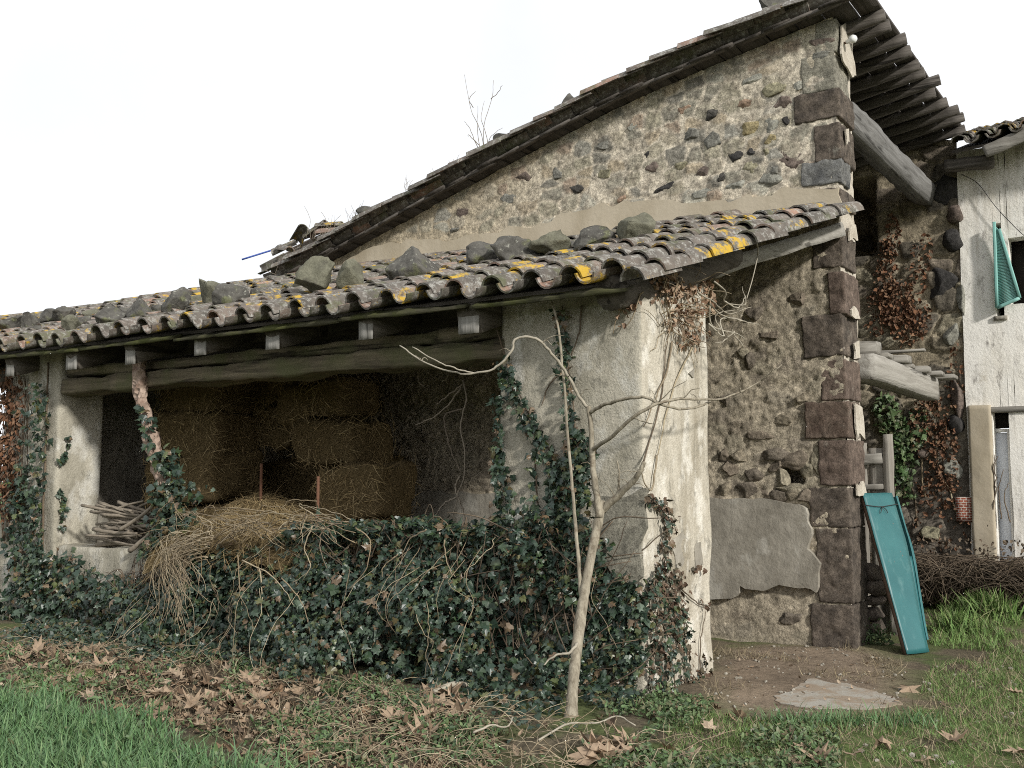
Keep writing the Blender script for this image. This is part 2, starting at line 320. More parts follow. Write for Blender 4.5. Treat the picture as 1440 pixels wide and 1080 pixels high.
flat('weed_leaf', [(.055, .105, .035), (.08, .135, .05), (.12, .165, .07), (.05, .08, .04), (.18, .17, .09)], .55, .4)
flat('dead_grass', [(.24, .195, .12), (.17, .135, .085), (.31, .26, .17), (.12, .10, .065)], .9)
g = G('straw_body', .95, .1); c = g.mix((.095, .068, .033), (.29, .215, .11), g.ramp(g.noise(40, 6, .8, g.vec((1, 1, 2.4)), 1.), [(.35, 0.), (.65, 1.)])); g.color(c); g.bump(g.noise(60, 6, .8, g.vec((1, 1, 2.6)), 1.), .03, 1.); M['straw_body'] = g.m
g = G('teal_paint', .38, .5); c = g.mix((.018, .10, .107), (.030, .135, .14), g.ramp(g.noise(2.5, 5), [(.35, 0.), (.7, 1.)])); c = g.mix(c, (.16, .11, .08), g.ramp(g.noise(14, 6, .7), [(.66, 0.), (.70, .8)])); c = g.mix(c, (.12, .24, .235), g.ramp(g.noise(9, 6, .7, g.vec((1, 1, .15))), [(.55, 0.), (.7, .5)])); g.color(c); g.bump(g.noise(3.2, 2), .02, .35); M['teal'] = g.m
g = G('bare_back', .8, .3); g.color(g.mix((.06, .045, .035), (.14, .09, .06), g.noise(8))); M['brown_edge'] = g.m
g = G('shutter_paint', .55, .4); g.color(g.mix((.17, .40, .36), (.24, .46, .42), g.noise(5))); M['shutter'] = g.m
g = G('rust', .9, .3); g.color(g.mix((.09, .045, .03), (.20, .10, .06), g.noise(25))); M['rust'] = g.m
g = G('white_wall', .92, .2); c = g.mix((.84, .815, .76), (.70, .645, .54), g.ramp(g.noise(1.6, 6, .65, g.vec((1.3, 1, .3))), [(.48, 0.), (.75, .9)])); c = g.mix(c, (.22, .20, .18), g.ramp(g.noise(7, 8, .78, g.vec((1.2, 1, .5))), [(.55, 0.), (.66, .8)])); c = g.mix(c, (.46, .42, .35), g.ramp(g.noise(2.2, 6, .7, g.vec((2.2, 1, .25))), [(.54, 0.), (.66, .6)])); c = g.mix(c, (.42, .36, .26), g.ramp(g.noise(3.5, 6, .7), [(.62, 0.), (.72, .5)])); g.color(c); g.bump(g.noise(30, 6, .7), .01, .7); M['white'] = g.m
g = G('door_white', .5, .4); g.color(g.mix((.70, .74, .80), (.60, .63, .68), g.noise(4))); M['door'] = g.m
g = G('painted_shade', 1., 0.); g.color((.02, .018, .016)); M['opening_shade'] = g.m  # near-black colour painted for the shade inside openings
g = G('red_brick', .9, .2); n = g.N('TexBrick'); n.inputs['Scale'].default_value = 9; n.inputs['Color1'].default_value = (.26, .075, .045, 1); n.inputs['Color2'].default_value = (.33, .11, .07, 1); n.inputs['Mortar'].default_value = (.55, .5, .44, 1); n.inputs['Mortar Size'].default_value = .035; g.L(g.vec((1, 1, 1), (math.pi/2, 0, 0)), n.inputs['Vector']); g.color(n.outputs[0]); g.bump(g.noise(40), .01); M['brick'] = g.m
g = G('porcelain', .2, .5); g.color((.72, .72, .70)); M['porcelain'] = g.m
g = G('blue_plastic', .5, .4); g.color((.03, .07, .30)); M['blue'] = g.m
g = G('cable_black', .6, .3); g.color((.03, .03, .03)); M['cable'] = g.m
g = G('concrete_slab', .9, .2); c = g.mix((.33, .31, .27), (.27, .215, .16), g.ramp(g.noise(4, 8, .75), [(.44, 0.), (.56, 1.)])); g.color(c); g.bump(g.noise(40, 6, .7), .008, .6); M['slab'] = g.m
# the ground: bare trodden earth, moss and thatch, told apart by the mesh
g = G('ground_soil', .97, .15); c = g.mix(g.tint(), g.ramp(g.noise(22, 8, .75), [(.28, .55), (.72, 1.35)]), 1., 'MULTIPLY'); c = g.mix(c, (.055, .042, .03), g.ramp(g.noise(6, 6, .7), [(.56, 0.), (.68, .5)])); c = g.mix(c, (.34, .29, .22), g.ramp(g.noise(55, 4, .7), [(.66, 0.), (.70, .6)])); g.color(c); g.bump(g.noise(30, 8, .75), .03, .9); M['soil'] = g.m
# ------------------------------------------------------------------ sky, sun, camera
W = bpy.data.worlds.new('World'); SC.world = W; W.use_nodes = True; t = W.node_tree; bg = t.nodes['Background']
SUN = np.array([.86, -.36, .42]); SUN /= np.linalg.norm(SUN); el = math.asin(SUN[2]); az = math.atan2(SUN[0], SUN[1])
sk = t.nodes.new('ShaderNodeTexSky'); sk.sky_type = 'NISHITA'; sk.sun_disc = False; sk.sun_elevation = el; sk.sun_rotation = az; sk.dust_density = 3.
tc = t.nodes.new('ShaderNodeTexCoord'); nz = t.nodes.new('ShaderNodeTexNoise'); nz.inputs['Scale'].default_value = 2.2; nz.inputs['Detail'].default_value = 6; t.links.new(tc.outputs['Generated'], nz.inputs['Vector'])
rp = t.nodes.new('ShaderNodeMapRange'); rp.inputs[1].default_value = .35; rp.inputs[2].default_value = .6; rp.inputs[3].default_value = .80; rp.inputs[4].default_value = .97; t.links.new(nz.outputs['Fac'], rp.inputs[0])
mx = t.nodes.new('ShaderNodeMix'); mx.data_type = 'RGBA'; mx.inputs[7].default_value = (11.3, 11.45, 11.7, 1); t.links.new(sk.outputs[0], mx.inputs[6]); t.links.new(rp.outputs[0], mx.inputs[0]); t.links.new(mx.outputs[2], bg.inputs[0]); bg.inputs[1].default_value = .1
sd = bpy.data.lights.new('sun', 'SUN'); sd.energy = 3.9; sd.angle = math.radians(4.); sd.color = (1, .965, .90); so = bpy.data.objects.new('sun', sd); COL.objects.link(so)
so.rotation_euler = Vector(SUN).to_track_quat('Z', 'Y').to_euler(); so.location = (6, 0, 9)
cd = bpy.data.cameras.new('camera'); cd.sensor_width = 36; cd.lens = 36*F/1440; cd.clip_start = .05; cd.clip_end = 3000; co = bpy.data.objects.new('camera', cd); COL.objects.link(co); SC.camera = co
co.matrix_world = Matrix(((RT[0], UP[0], -FW[0], 0), (RT[1], UP[1], -FW[1], 0), (RT[2], UP[2], -FW[2], EYE), (0, 0, 0, 1)))
SC.view_settings.view_transform = 'Standard'; SC.view_settings.look = 'None'; SC.view_settings.exposure = 0; SC.view_settings.gamma = 1
SC.render.engine = 'CYCLES'; SC.cycles.max_bounces = 6; SC.cycles.diffuse_bounces = 4; SC.cycles.filter_width = 1.0; SC.cycles.use_denoising = False; SC.cycles.denoiser = 'OPENIMAGEDENOISE'; SC.cycles.denoising_input_passes = 'RGB_ALBEDO_NORMAL'; SC.cycles.denoising_prefilter = 'ACCURATE'
# ------------------------------------------------------------------ shared building bits
def zshed(y, x=0.): return 2.60+.353*(np.asarray(y)-5.9)+.022*vn(np.asarray(x)*.55, np.asarray(y)*.6, 0, 4)
PROF = np.array([(-10.4, 3.22), (-9.6, 3.44), (-8.7, 3.70), (-7.62, 4.03), (-6.82, 4.27), (-5.73, 4.60), (-4.28, 5.0), (-3.2, 5.20), (-2.4, 5.34), (-1.7, 5.46), (0, 5.7)])
def prof(x): 
    x = np.asarray(x, float); return sum(np.interp(x+d, PROF[:, 0], PROF[:, 1]) for d in (-.5, -.25, 0, .25, .5))/5
def tile_tmpl(L, r0, r1, inv, n=7, th=.014, span=1.45):
    V = []
    for t, r in ((0., r0), (L, r1)):
        for rr in (r, r-th):
            for i in range(n+1):
                a = -span+2*span*i/n; V.append((rr*math.sin(a), t, (rr*math.cos(a)-r0*.1) if not inv else (r0-rr*math.cos(a))))
    V = np.array(V); k = n+1; f = []
    for i in range(n):
        f += [[i, i+1, 2*k+i+1, 2*k+i], [k+i+1, k+i, 3*k+i, 3*k+i+1], [i+1, i, k+i, k+i+1], [2*k+i, 2*k+i+1, 3*k+i+1, 3*k+i]]
    for i in (0, n): f.append([i, 2*k+i, 3*k+i, k+i] if i == 0 else [i, k+i, 3*k+i, 2*k+i])
    f = np.array(f); return V, (f if not inv else f[:, ::-1])
COVER = tile_tmpl(.42, .104, .084, False); PAN = tile_tmpl(.42, .086, .102, True); COARSE = (tile_tmpl(.42, .092, .074, False, 4), tile_tmpl(.42, .078, .092, True, 4))
def lay_tiles(mb, base, cols, rows, expo, seed, coarse=False, up=.048, jit=1., only=None):
    r = np.random.default_rng(seed)
    for kind, T in (('c', COARSE[0] if coarse else COVER), ('p', COARSE[1] if coarse else PAN)):
        if only and kind != only: continue
        Pl = []; Rl = []
        for c in cols:
            for k in rows:
                cc = c+(.5 if kind == 'p' else 0); t = k*expo+r.normal(0, .012)*jit-(0 if kind == 'c' else .045)
                a0 = base(cc, t); a1 = base(cc, t+.42)
                b0, b1 = base(cc-.5, t+.2), base(cc+.5, t+.2)
                if a0 is None or a1 is None or b0 is None or b1 is None: continue
                a = a1-a0; a /= np.linalg.norm(a); sd = b1-b0; sd -= a*np.dot(a, sd); sd /= np.linalg.norm(sd); n = np.cross(sd, a)
                if n[2] < 0: n = -n; sd = -sd
                a = a+sd*r.normal(0, .03)*jit-n*.045; a /= np.linalg.norm(a); sd = sd+n*r.normal(0, .04)*jit; sd -= a*np.dot(a, sd); sd /= np.linalg.norm(sd); n = np.cross(sd, a)
                Pl.append(a0+n*((up if kind == 'c' else .004)+.022+r.normal(0, .004)*jit)+sd*r.normal(0, .008)*jit); Rl.append(np.stack([sd, a, n], 1))
        scatter(mb, T, np.array(Pl), np.array(Rl), 1.)
def slab(mb, pts, depth, thick, seed=0, jag=.012, step=.05, mi=0, nrm=(0, -1, 0)):
    """irregular sheet of render standing proud of a wall: outline in world points"""
    out = []; n = len(pts); k = 0
    for i in range(n):
        a, b = np.array(pts[i]), np.array(pts[(i+1) % n]); m = max(2, int(np.linalg.norm(b-a)/step))
        for j in range(m): out.append(a+(b-a)*j/m)
    out = np.array(out); t = np.arange(len(out)); nv = np.array(nrm, float); off = np.stack([vn(t*.45, 1, 0, seed), vn(t*.45, 2, 0, seed), vn(t*.45, 3, 0, seed)], 1)
    off -= nv*(off@nv)[:, None]; out = out+off*jag*2; m = len(out)
    V = np.concatenate([out+nv*thick, out]); mb.add(V, [np.array([list(range(m))]), np.array([[i, m+i, m+(i+1) % m, (i+1) % m] for i in range(m)])], mi)
def quad_prism(mb, bottom, top, mi=0):
    V = np.array(list(bottom)+list(top)); n = len(bottom)
    mb.add(V, [np.array([list(range(n))[::-1]]), np.array([[n+i for i in range(n)]]), np.array([[i, (i+1) % n, n+(i+1) % n, n+i] for i in range(n)])], mi)
def pick(cid, pal):
    pal = np.array(pal); return pal[np.minimum((cid*len(pal)).astype(int), len(pal)-1)]
def wall_grid(mb, x0, x1, zt, Y, res, style, mi=0):
    """rough masonry face in the plane y = Y: relief and mineral colour per vertex"""
    nx = int((x1-x0)/res)+1; zmax = float(np.max(zt(np.linspace(x0, x1, 30)))); nz = int(zmax/res)+1
    X, Tq = np.meshgrid(np.linspace(x0, x1, nx), np.linspace(0, 1, nz), indexing='ij'); Z = -.08+Tq*(zt(X)+.08)
    d, C = style(X, Z); V = np.stack([X, Y-d, Z], -1).reshape(-1, 3); f = grid_f(nx, nz)
    mb.add(V, [f], mi, C.reshape(-1, 3))
# ------------------------------------------------------------------ THE BARN
barn = empty('stone_barn', (-2.4, 8.79, 0), 'tall rubble stone barn with a one way sloping tiled roof and open right side', 'barn')
NICHE = PY(1112, 668, YG)
def gable_style(X, Z):
    wx = X+.05*fbm(X*4, Z*4, 0, 21); wz = Z+.05*fbm(X*4, Z*4, 0, 22)
    f1, f2, cid = voro(wx*5.2, wz*7.5, 31); e = f2-f1; h1, h2, c2 = voro(wx*11, wz*15, 33); e2 = h2-h1
    up = sst(3.55, 3.75, Z); left = sst(-4.6, -6.6, X); show = np.where(cid > (.22+.55*left), 1., 0.)*sst(.07, .2, e)*sst(-.35, .1, fbm(X*1.7, Z*1.7, 0, 41)+.2)
    sm = np.where(c2 > .55, 1., 0.)*sst(.1, .25, e2)*(1-.6*left)
    big = fbm(X*2.2, Z*2.2, 0, 1, 5); fine = fbm(X*14, Z*14, 0, 2, 4); rid = 1-np.abs(fbm(X*6, Z*8, 0, 6, 4))*2.2
    hf = fbm(X*26, Z*30, 0, 15, 2); dU = .012*big+.010*fine+.008*hf+.006*show+.004*sm
    rid2 = 1-np.abs(fbm(X*3.2+.6*fine, Z*5.5, 0, 8, 4))*2.4; dL = .010*big+.009*fine+.010*hf+.008*(rid-.5)+.009*(rid2-.5)+.005*sst(.04, .3, e)*(cid > .5)
    d = dU*up+dL*(1-up); r = np.hypot((X-NICHE[0])/.13, (Z-NICHE[2])/.10)+.35*fine
    d = d-.30*(1-sst(.75, 1.05, r)); 
    plz = sst(.0, .5, .55-Z+.1*big); d = d*(1-.55*plz)
    mort = np.array([.57, .51, .41])*(1+.14*big+.14*fine+.12*hf)[..., None]; mort = mort*(1-left[..., None])+np.array([.46, .395, .29])*(1+.2*big+.14*fine+.1*hf)[..., None]*left[..., None]
    st = pick((cid*7.31) % 1, [(.38, .345, .265), (.30, .28, .225), (.42, .355, .26), (.24, .225, .19), (.37, .295, .225), (.33, .315, .27), (.43, .41, .34), (.40, .365, .285), (.45, .40, .31), (.36, .33, .25)])
    s2 = pick((c2*5.77) % 1, [(.27, .23, .18), (.17, .15, .125), (.34, .29, .23), (.22, .20, .17)])
    cU = mort*(1-show[..., None])+st*show[..., None]; cU = cU*(1-sm[..., None]*.45)+s2*sm[..., None]*.45
    mud = np.array([.385, .335, .255])*(1+.30*big+.22*fine+.12*hf)[..., None]; sl = sst(.05, .25, e)*(cid > .62)
    stL = pick((cid*9.13) % 1, [(.26, .225, .17), (.31, .28, .21), (.22, .185, .145), (.28, .25, .20), (.20, .17, .14)]); cL = mud*(1-.5*sl[..., None])+stL*.5*sl[..., None]
    C = cU*up[..., None]+cL*(1-up)[..., None]
    return d, np.clip(C, .02, .9)
gw = MB(); wall_grid(gw, -9.3, -2.44, lambda x: prof(x)-.02, YG, .0165, gable_style)
# single stones that stand out of the mortar
STN = [(935, 265, 38, 17, 0), (1032, 220, 22, 16, 0), (1059, 215, 15, 13, 0), (1016, 247, 18, 23, 1), (912, 215, 15, 15, 0), (812, 265, 23, 13, 1), (853, 242, 22, 15, 2), (713, 277, 22, 15, 3), (1046, 146, 30, 20, 4), (1110, 222, 44, 34, 5), (1086, 195, 21, 20, 6), (1054, 179, 26, 19, 6), (1081, 175, 26, 26, 7), (1060, 236, 28, 20, 2), (1004, 198, 24, 22, 3), (990, 239, 24, 20, 5), (1102, 143, 24, 16, 5), (1092, 124, 34, 22, 2), (1105, 170, 12, 13, 0), (1078, 212, 14, 16, 2), (1038, 260, 30, 16, 7), (1083, 256, 34, 24, 7), (920, 232, 26, 20, 5), (873, 278, 16, 14, 4), (735, 250, 22, 16, 5), (784, 243, 14, 16, 3), (1000, 162, 20, 13, 1), (1055, 112, 30, 16, 7), (968, 190, 26, 18, 3), (958, 235, 18, 14, 2), (1090, 240, 18, 14, 3), (1155, 62, 36, 17, 5), (1152, 82, 38, 16, 3), (650, 300, 16, 12, 5), (990, 272, 30, 14, 7), (640, 322, 14, 9, 3), (1123, 118, 16, 16, 7), (963, 152, 24, 16, 4), (893, 178, 18, 12, 7), (850, 205, 18, 12, 3)]
SCOL = [(.055, .052, .050), (.085, .080, .072), (.27, .25, .17), (.21, .205, .18), (.33, .235, .17), (.17, .135, .115), (.36, .30, .17), (.29, .285, .245)]
for i, (u, v, w, h, c) in enumerate(STN):
    p = PY(u, v, YG); q = PY(u+w/2, v, YG); q2 = PY(u, v-h/2, YG); sx = 2*np.linalg.norm(q-p); sz = 2*np.linalg.norm(q2-p)
    rock(gw, p+[0, .018, 0], (sx*1.2, .09, sz*1.2), 0, 4, 14, .2, 300+i, 0, np.array(SCOL[c])*random.uniform(.85, 1.15))
# loose rubble round the hole in the lower wall
for i, (u, v, w, h) in enumerate([(1085, 640, 40, 16), (1117, 645, 36, 24), (1093, 655, 22, 20), (1098, 676, 18, 24), (1132, 662, 18, 26), (1113, 686, 36, 10), (1115, 697, 18, 16), (1133, 700, 22, 18), (1098, 695, 24, 16), (1075, 695, 26, 16), (1050, 690, 26, 18), (1030, 660, 24, 20), (1040, 640, 20, 14), (1020, 690, 24, 18), (1060, 668, 22, 16), (1150, 648, 14, 30), (1015, 642, 18, 18), (1043, 497, 16, 14), (1052, 510, 16, 22), (1110, 868, 26, 14), (1130, 560, 16, 14), (1100, 590, 24, 12), (1070, 612, 30, 12), (1085, 470, 26, 12), (1120, 420, 26, 16), (1060, 440, 22, 18), (1020, 560, 22, 16)]):
    p = PY(u, v, YG); sx = w/128.; sz = h/128.; rock(gw, p+[0, .015, 0], (sx*1.1, .12, sz*1.1), 0, 4, 12, .18, 500+i, 0, np.array(random.choice([(.25, .215, .16), (.28, .25, .185), (.21, .175, .135), (.17, .145, .115)])))
wall = gw.build('gable_wall', M['rubble'], barn)
cb = MB(); xs = np.linspace(-9.3, -2.46, 20); bo = [(x, 9.12, 0) for x in xs]; tp = [(x, 9.12, float(prof(x))-.03) for x in xs]
V = np.array(bo+tp+[(x, 9.26, 0) for x in xs]+[(x, 9.26, float(prof(x))-.03) for x in xs]); n = 20; ff = []
for i in range(n-1): ff += [[i, i+1, n+i+1, n+i], [2*n+i+1, 2*n+i, 3*n+i, 3*n+i+1], [n+i, n+i+1, 3*n+i+1, 3*n+i]]
ff += [[0, n, 3*n, 2*n], [n-1, 3*n-1, 4*n-1, 2*n-1]]; cb.add(V, [np.array(ff)])
yy, zz = np.meshgrid(np.linspace(8.79, 9.27, 26), np.linspace(0, 5.3, 250), indexing='ij')
xx = -2.445+.02*fbm(yy*9, zz*9, 0, 77); cb.add(np.stack([xx, yy, zz], -1).reshape(-1, 3), [grid_f(26, 250)]); cb.build('mortar_core', M['lime'], wall)
for i, pl in enumerate([[(1181, 36), (1196, 36), (1198, 75), (1203, 112), (1195, 108), (1183, 85)], [(1200, 478), (1207, 476), (1207, 503), (1200, 506)], [(1201, 572), (1211, 570), (1214, 612), (1203, 616)], [(1202, 682), (1214, 680), (1216, 693), (1203, 694)], [(1193, 318), (1202, 316), (1205, 336), (1194, 338)], [(1196, 436), (1206, 438), (1207, 446), (1196, 447)], [(1188, 180), (1192, 182), (1192, 205), (1189, 200)]]):
    mb = MB(); slab(mb, [PX(u, v, XQ+.012) for u, v in pl], 0, .014, i, .02, .05, 0, (1, 0, 0)); mb.build('lime_patch', M['lime'], wall, smooth=False)
# quoins: (u left, v top, u right, v bottom, stone, white mortar on the side face?)
QU = [(1128, 84, 1178, 134, 'stone_pale', .40), (1117, 138, 1188, 175, 'basalt_dark', .46), (1146, 180, 1190, 229, 'basalt_dark', .46), (1127, 232, 1191, 263, 'basalt_grey', .30), (1150, 268, 1193, 290, 'basalt_dark', .44), (1142, 336, 1196, 378, 'basalt_dark', .40), (1166, 384, 1198, 441, 'basalt_purple', .46), (1130, 447, 1199, 503, 'basalt_dark', .46), (1155, 508, 1199, 562, 'basalt_purple', .46), (1132, 568, 1200, 616, 'basalt_brown', .36), (1152, 621, 1200, 682, 'basalt_purple', .46), (1140, 687, 1201, 739, 'basalt_dark', .46), (1150, 744, 1202, 845, 'basalt_dark', .46), (1142, 850, 1202, 912, 'basalt_dark', .46), (1147, 36, 1178, 80, 'stone_pale', .2)]
for i, (u0, v0, u1, v1, mt, dy) in enumerate(QU):
    a = PY(u0, v1, YG); b = PY(u0, v0, YG); z0, z1 = a[2]-.008, b[2]+.008; x0 = (a[0]+b[0])/2; x1 = XQ+random.uniform(-.012, .014)
    mb = MB(); k = 14; block(mb, (x0, YG-.012-random.uniform(0, .012), z0), (x1-x0+random.uniform(-.01, .006), 0, random.uniform(-.012, .012)), (0, dy, 0), (random.uniform(-.015, .015), 0, z1-z0), (max(4, int((x1-x0)/.014)), 26, max(6, int((z1-z0)/.014))), .010, .022, 11., 60+i, 0, None, 6)
    mb.build('quoin_stone', M[mt], wall)
mb = MB(); slab(mb, [PY(u, v, YG) for u, v in [(1185, 300), (1186, 268), (1150, 264), (1128, 266), (1090, 272), (1040, 280), (960, 283), (900, 284), (840, 291), (795, 305), (753, 316), (700, 327), (647, 336), (590, 341), (547, 340), (515, 352), (470, 385), (470, 410), (700, 385), (1000, 345)]], YG, .045, 5, .02)
mb.build('cream_plaster_band', M['cream'], wall, smooth=False)
mb = MB(); slab(mb, [PY(u, v, YG) for u, v in [(520, 690), (700, 694), (1003, 702), (1080, 704), (1125, 708), (1140, 722), (1145, 750), (1140, 768), (1158, 790), (1155, 815), (1148, 831), (1125, 828), (1100, 823), (1078, 827), (1046, 824), (1043, 834), (1030, 840), (1000, 842), (900, 845), (700, 830), (520, 812)]], YG, .065, 9, .012, .04)
mb.build('grey_render_panel', M['cement'], wall, smooth=False)
# walls that close the barn behind
mb = MB(); block(mb, (-9.98, 9.42, 0), (.12, 0, 0), (0, .2, 0), (0, 0, 3.72), (3, 3, 30), .03, .05, 4.); mb.build('corner_post', M['dark_wood_y'], barn); mb = MB(); block(mb, (-9.3, 9.27, 0), (.4, 0, 0), (0, 3.3, 0), (0, 0, 3.45), (4, 20, 20), .02, .04, 3.); mb.build('side_wall', M['cement'], barn)
# roof
mb = MB(); EY = 8.55
def bbase(c, t):
    y = EY+.275*c; left = -8.85 if y < 9.5 else -10.1+.2*float(vn(c*.9, 0, 0, 3)); x = left+t*.965
    if x > -2.37+.05*vn(c*1.7, 3, 0, 5): return None
    return np.array([x, y, (.66*float(sst(-7.8, -9.0, np.array(x))) if y > 9.4 else 0.)+float(prof(x))+.035+.02*float(vn(x*.8, y*.8, 0, 9))])
lay_tiles(mb, bbase, range(0, 17), range(0, 34), .265, 3, coarse=True, jit=1.3)
roof = mb.build('barn_roof_tiles', M['clay_tile_dark'], barn, auto=50)
mb = MB(); x = -9.7; r = np.random.default_rng(5)
while x < -2.09:                                                     # boards laid across the rafters, their ends showing under the verge
    w = r.uniform(.17, .27); y0 = (8.565 if x > -8.85 else 9.45)+r.uniform(-.03, .05); za, zb = float(prof(x)), float(prof(x+w)); 
    block(mb, (x, y0, za-.012+r.uniform(-.012, .006)), (w-.012, 0, (zb-za)*.96), (0, 12.75-y0, r.uniform(-.012, .012)), (0, 0, .026), (2, 12, 1), .004, .01, 2., int(x*10)); x += w
mb.build('roof_boards', M['dark_wood_y'], roof)
mb = MB()
for k in range(24):                                                  # verge laths
    x0 = -8.8+k*.295; x1 = x0+.34
    if x1 > -1.97: break
    block(mb, (x0, 8.575+r.uniform(-.015, .02), float(prof(x0))-.03+r.uniform(-.008, .008)), (x1-x0, 0, float(prof(x1)-prof(x0))+.008), (0, .06, 0), (0, 0, .026), (3, 1, 1), .006, .008, 4., k)
mb.build('verge_board', M['dark_wood_x'], roof)
for k in range(12):
    y = 8.96+.32*k+r.uniform(-.03, .03); mb = MB(); xe = -2.02+r.uniform(-.06, .05); zr = lambda q: float(prof(q))-.075
    beam(mb, (-4.6, y, zr(-4.6)), (-3.1, y, zr(-3.1)), .055, .10, (0, 0, 1), 8, .004, .006, k); beam(mb, (-3.12, y, zr(-3.1)), (xe, y+r.uniform(-.06, .06), zr(xe)-.005), .055, .10, (0, 0, 1), 10, .004, .007, k+30)
    mb.build('rafter', M['dark_wood_x'], barn)
mb = MB(); beam(mb, (-2.52, 9.2, 4.60), (-2.50, 12.62, 4.63), .21, .25, (.25, 0, 1), 26, .03, .022, 3); mb.build('tie_beam', M['tie_wood_y'], barn)
mb = MB(); beam(mb, (-2.40, 9.24, 2.335), (-2.40, 11.95, 2.325), .2, .235, (0, 0, 1), 22, .015, .010, 8); mb.build('loft_beam', M['grey_wood_y'], barn)
for i, (y, xe, zc, w, h) in enumerate([(9.46, -2.33, 2.52, .22, .12), (9.85, -2.32, 2.49, .26, .05), (10.3, -2.26, 2.50, .24, .08), (10.75, -2.32, 2.475, .28, .045), (11.15, -2.25, 2.475, .24, .07), (11.55, -2.2, 2.465, .26, .05), (11.95, -2.14, 2.46, .28, .05), (10.5, -2.15, 2.60, .1, .035)]):
    mb = MB(); beam(mb, (-4.4, y, zc), (xe, y+.08, zc), w, h, (0, 0, 1), 10, .012, .02, i); mb.build('loft_plank', M['grey_wood_x'], barn)
p = PY(1190, 62, 8.93); mb = MB(); twig(mb, [p+[-.1, 0, -.01], p+[-.02, -.02, 0], p+[.02, -.04, .0]], .012, .010, 8, 6); ins = mb.build('insulator_hook', M['rust'], barn)
mb = MB(); tube(mb, [p+[.015, -.04, 0], p+[.03, -.045, .0], p+[.04, -.05, .0], p+[.06, -.06, .002], p+[.085, -.07, .004], p+[.10, -.077, .004], p+[.105, -.08, .004]], [.018, .02, .016, .034, .036, .024, .004], 12); mb.build('porcelain_insulator', M['porcelain'], ins)
# ------------------------------------------------------------------ THE FARMHOUSE beyond
house = empty('farmhouse', (-2.1, YH, 0), 'old farmhouse with flaking white limewashed wall beside a bare stone end', 'house')
def far_style(X, Z):
    wx = X+.06*fbm(X*3, Z*3, 0, 121); f1, f2, cid = voro(wx*3.2, (Z+.05*fbm(X*4, Z*4, 0, 9))*4.6, 131); e = f2-f1; big = fbm(X*2, Z*2, 0, 101, 5); fine = fbm(X*12, Z*12, 0, 102, 4)
    sh = sst(.05, .2, e)*(cid > .3); d = .035*big+.02*fine+.04*sh; d = d-1.2*((X < -3.06) & (Z > 4.02) & (Z < 4.95))
    st = pick((cid*8.3) % 1, [(.19, .165, .13), (.27, .245, .18), (.10, .09, .08), (.22, .19, .14), (.15, .125, .105), (.06, .055, .05)])
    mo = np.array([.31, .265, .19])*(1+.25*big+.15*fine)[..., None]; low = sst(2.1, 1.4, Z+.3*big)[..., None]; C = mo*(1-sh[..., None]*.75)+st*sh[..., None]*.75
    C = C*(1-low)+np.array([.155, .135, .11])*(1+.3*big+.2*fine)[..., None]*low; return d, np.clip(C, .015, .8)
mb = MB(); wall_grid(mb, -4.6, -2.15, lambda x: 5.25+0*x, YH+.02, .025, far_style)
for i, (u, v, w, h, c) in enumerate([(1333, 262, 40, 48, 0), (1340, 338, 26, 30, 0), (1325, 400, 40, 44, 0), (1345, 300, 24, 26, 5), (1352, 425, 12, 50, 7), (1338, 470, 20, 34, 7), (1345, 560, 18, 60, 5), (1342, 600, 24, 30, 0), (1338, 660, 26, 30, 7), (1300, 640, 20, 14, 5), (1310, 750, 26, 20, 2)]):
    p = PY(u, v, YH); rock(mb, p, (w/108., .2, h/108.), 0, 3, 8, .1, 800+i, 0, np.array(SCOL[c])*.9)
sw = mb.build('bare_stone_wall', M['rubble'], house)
mb = MB(); block(mb, (-9.3, YH+.15, 0), (4.75, 0, 0), (0, .4, 0), (0, 0, 5.0), (20, 2, 20), .02, .05, 3.); block(mb, (-4.6, YH+1.35, 3.6), (2.4, 0, 0), (0, .1, 0), (0, 0, 1.7)); mb.build('back_wall', M['cement'], house)
def plank_wall(mb, x0, x1, z0, z1, y=YH-.03, d=.5, seed=0): block(mb, (x0, y, z0), (x1-x0, 0, 0), (0, d, 0), (0, 0, z1-z0), (max(2, int((x1-x0)/.06)), 2, max(2, int((z1-z0)/.06))), .0, .014, 3., seed)
WX0, WX1, WZ0, WZ1 = -1.80, -1.72, 3.16, 4.20; W2 = (-1.655, -1.30, 3.28, 4.02); DX0, DX1, DZ1 = -1.885, -1.72, 2.13
mb = MB()
for k, (a, b, c, d) in enumerate([(-2.15, WX0, DZ1, 5.2), (WX0, WX1, WZ1, 5.2), (WX0, WX1, DZ1, WZ0), (WX1, W2[0], DZ1, 5.2), (W2[0], W2[1], W2[3], 5.2), (W2[0], W2[1], DZ1, W2[2]), (W2[1], 3.2, DZ1, 5.2), (-2.15, DX0, 0, DZ1), (DX1, 3.2, 0, DZ1)]): plank_wall(mb, a, b, c, min(d, 5.08), seed=4)
hw = mb.build('limewashed_wall', M['white'], house, smooth=False)
mb = MB(); block(mb, (-2.13, YH-.085, .25), (.235, 0, 0), (0, .06, 0), (0, 0, 1.93), (8, 2, 40), .008, .012, 5., 12); mb.build('cream_pilaster', M['cream'], house)
mb = MB(); p = PY(1350, 733, YH); block(mb, (p[0]-.03, YH-.06, p[2]), (.17, 0, 0), (0, .08, 0), (0, 0, .27), (3, 2, 4), .004); mb.build('brick_patch', M['brick'], house)
mb = MB(); block(mb, (WX0, YH+.2, WZ0), (WX1-WX0, 0, 0), (0, .03, 0), (0, 0, WZ1-WZ0)); win = mb.build('window', M['opening_shade'], house)  # near-black sheet, painted as the unlit room behind
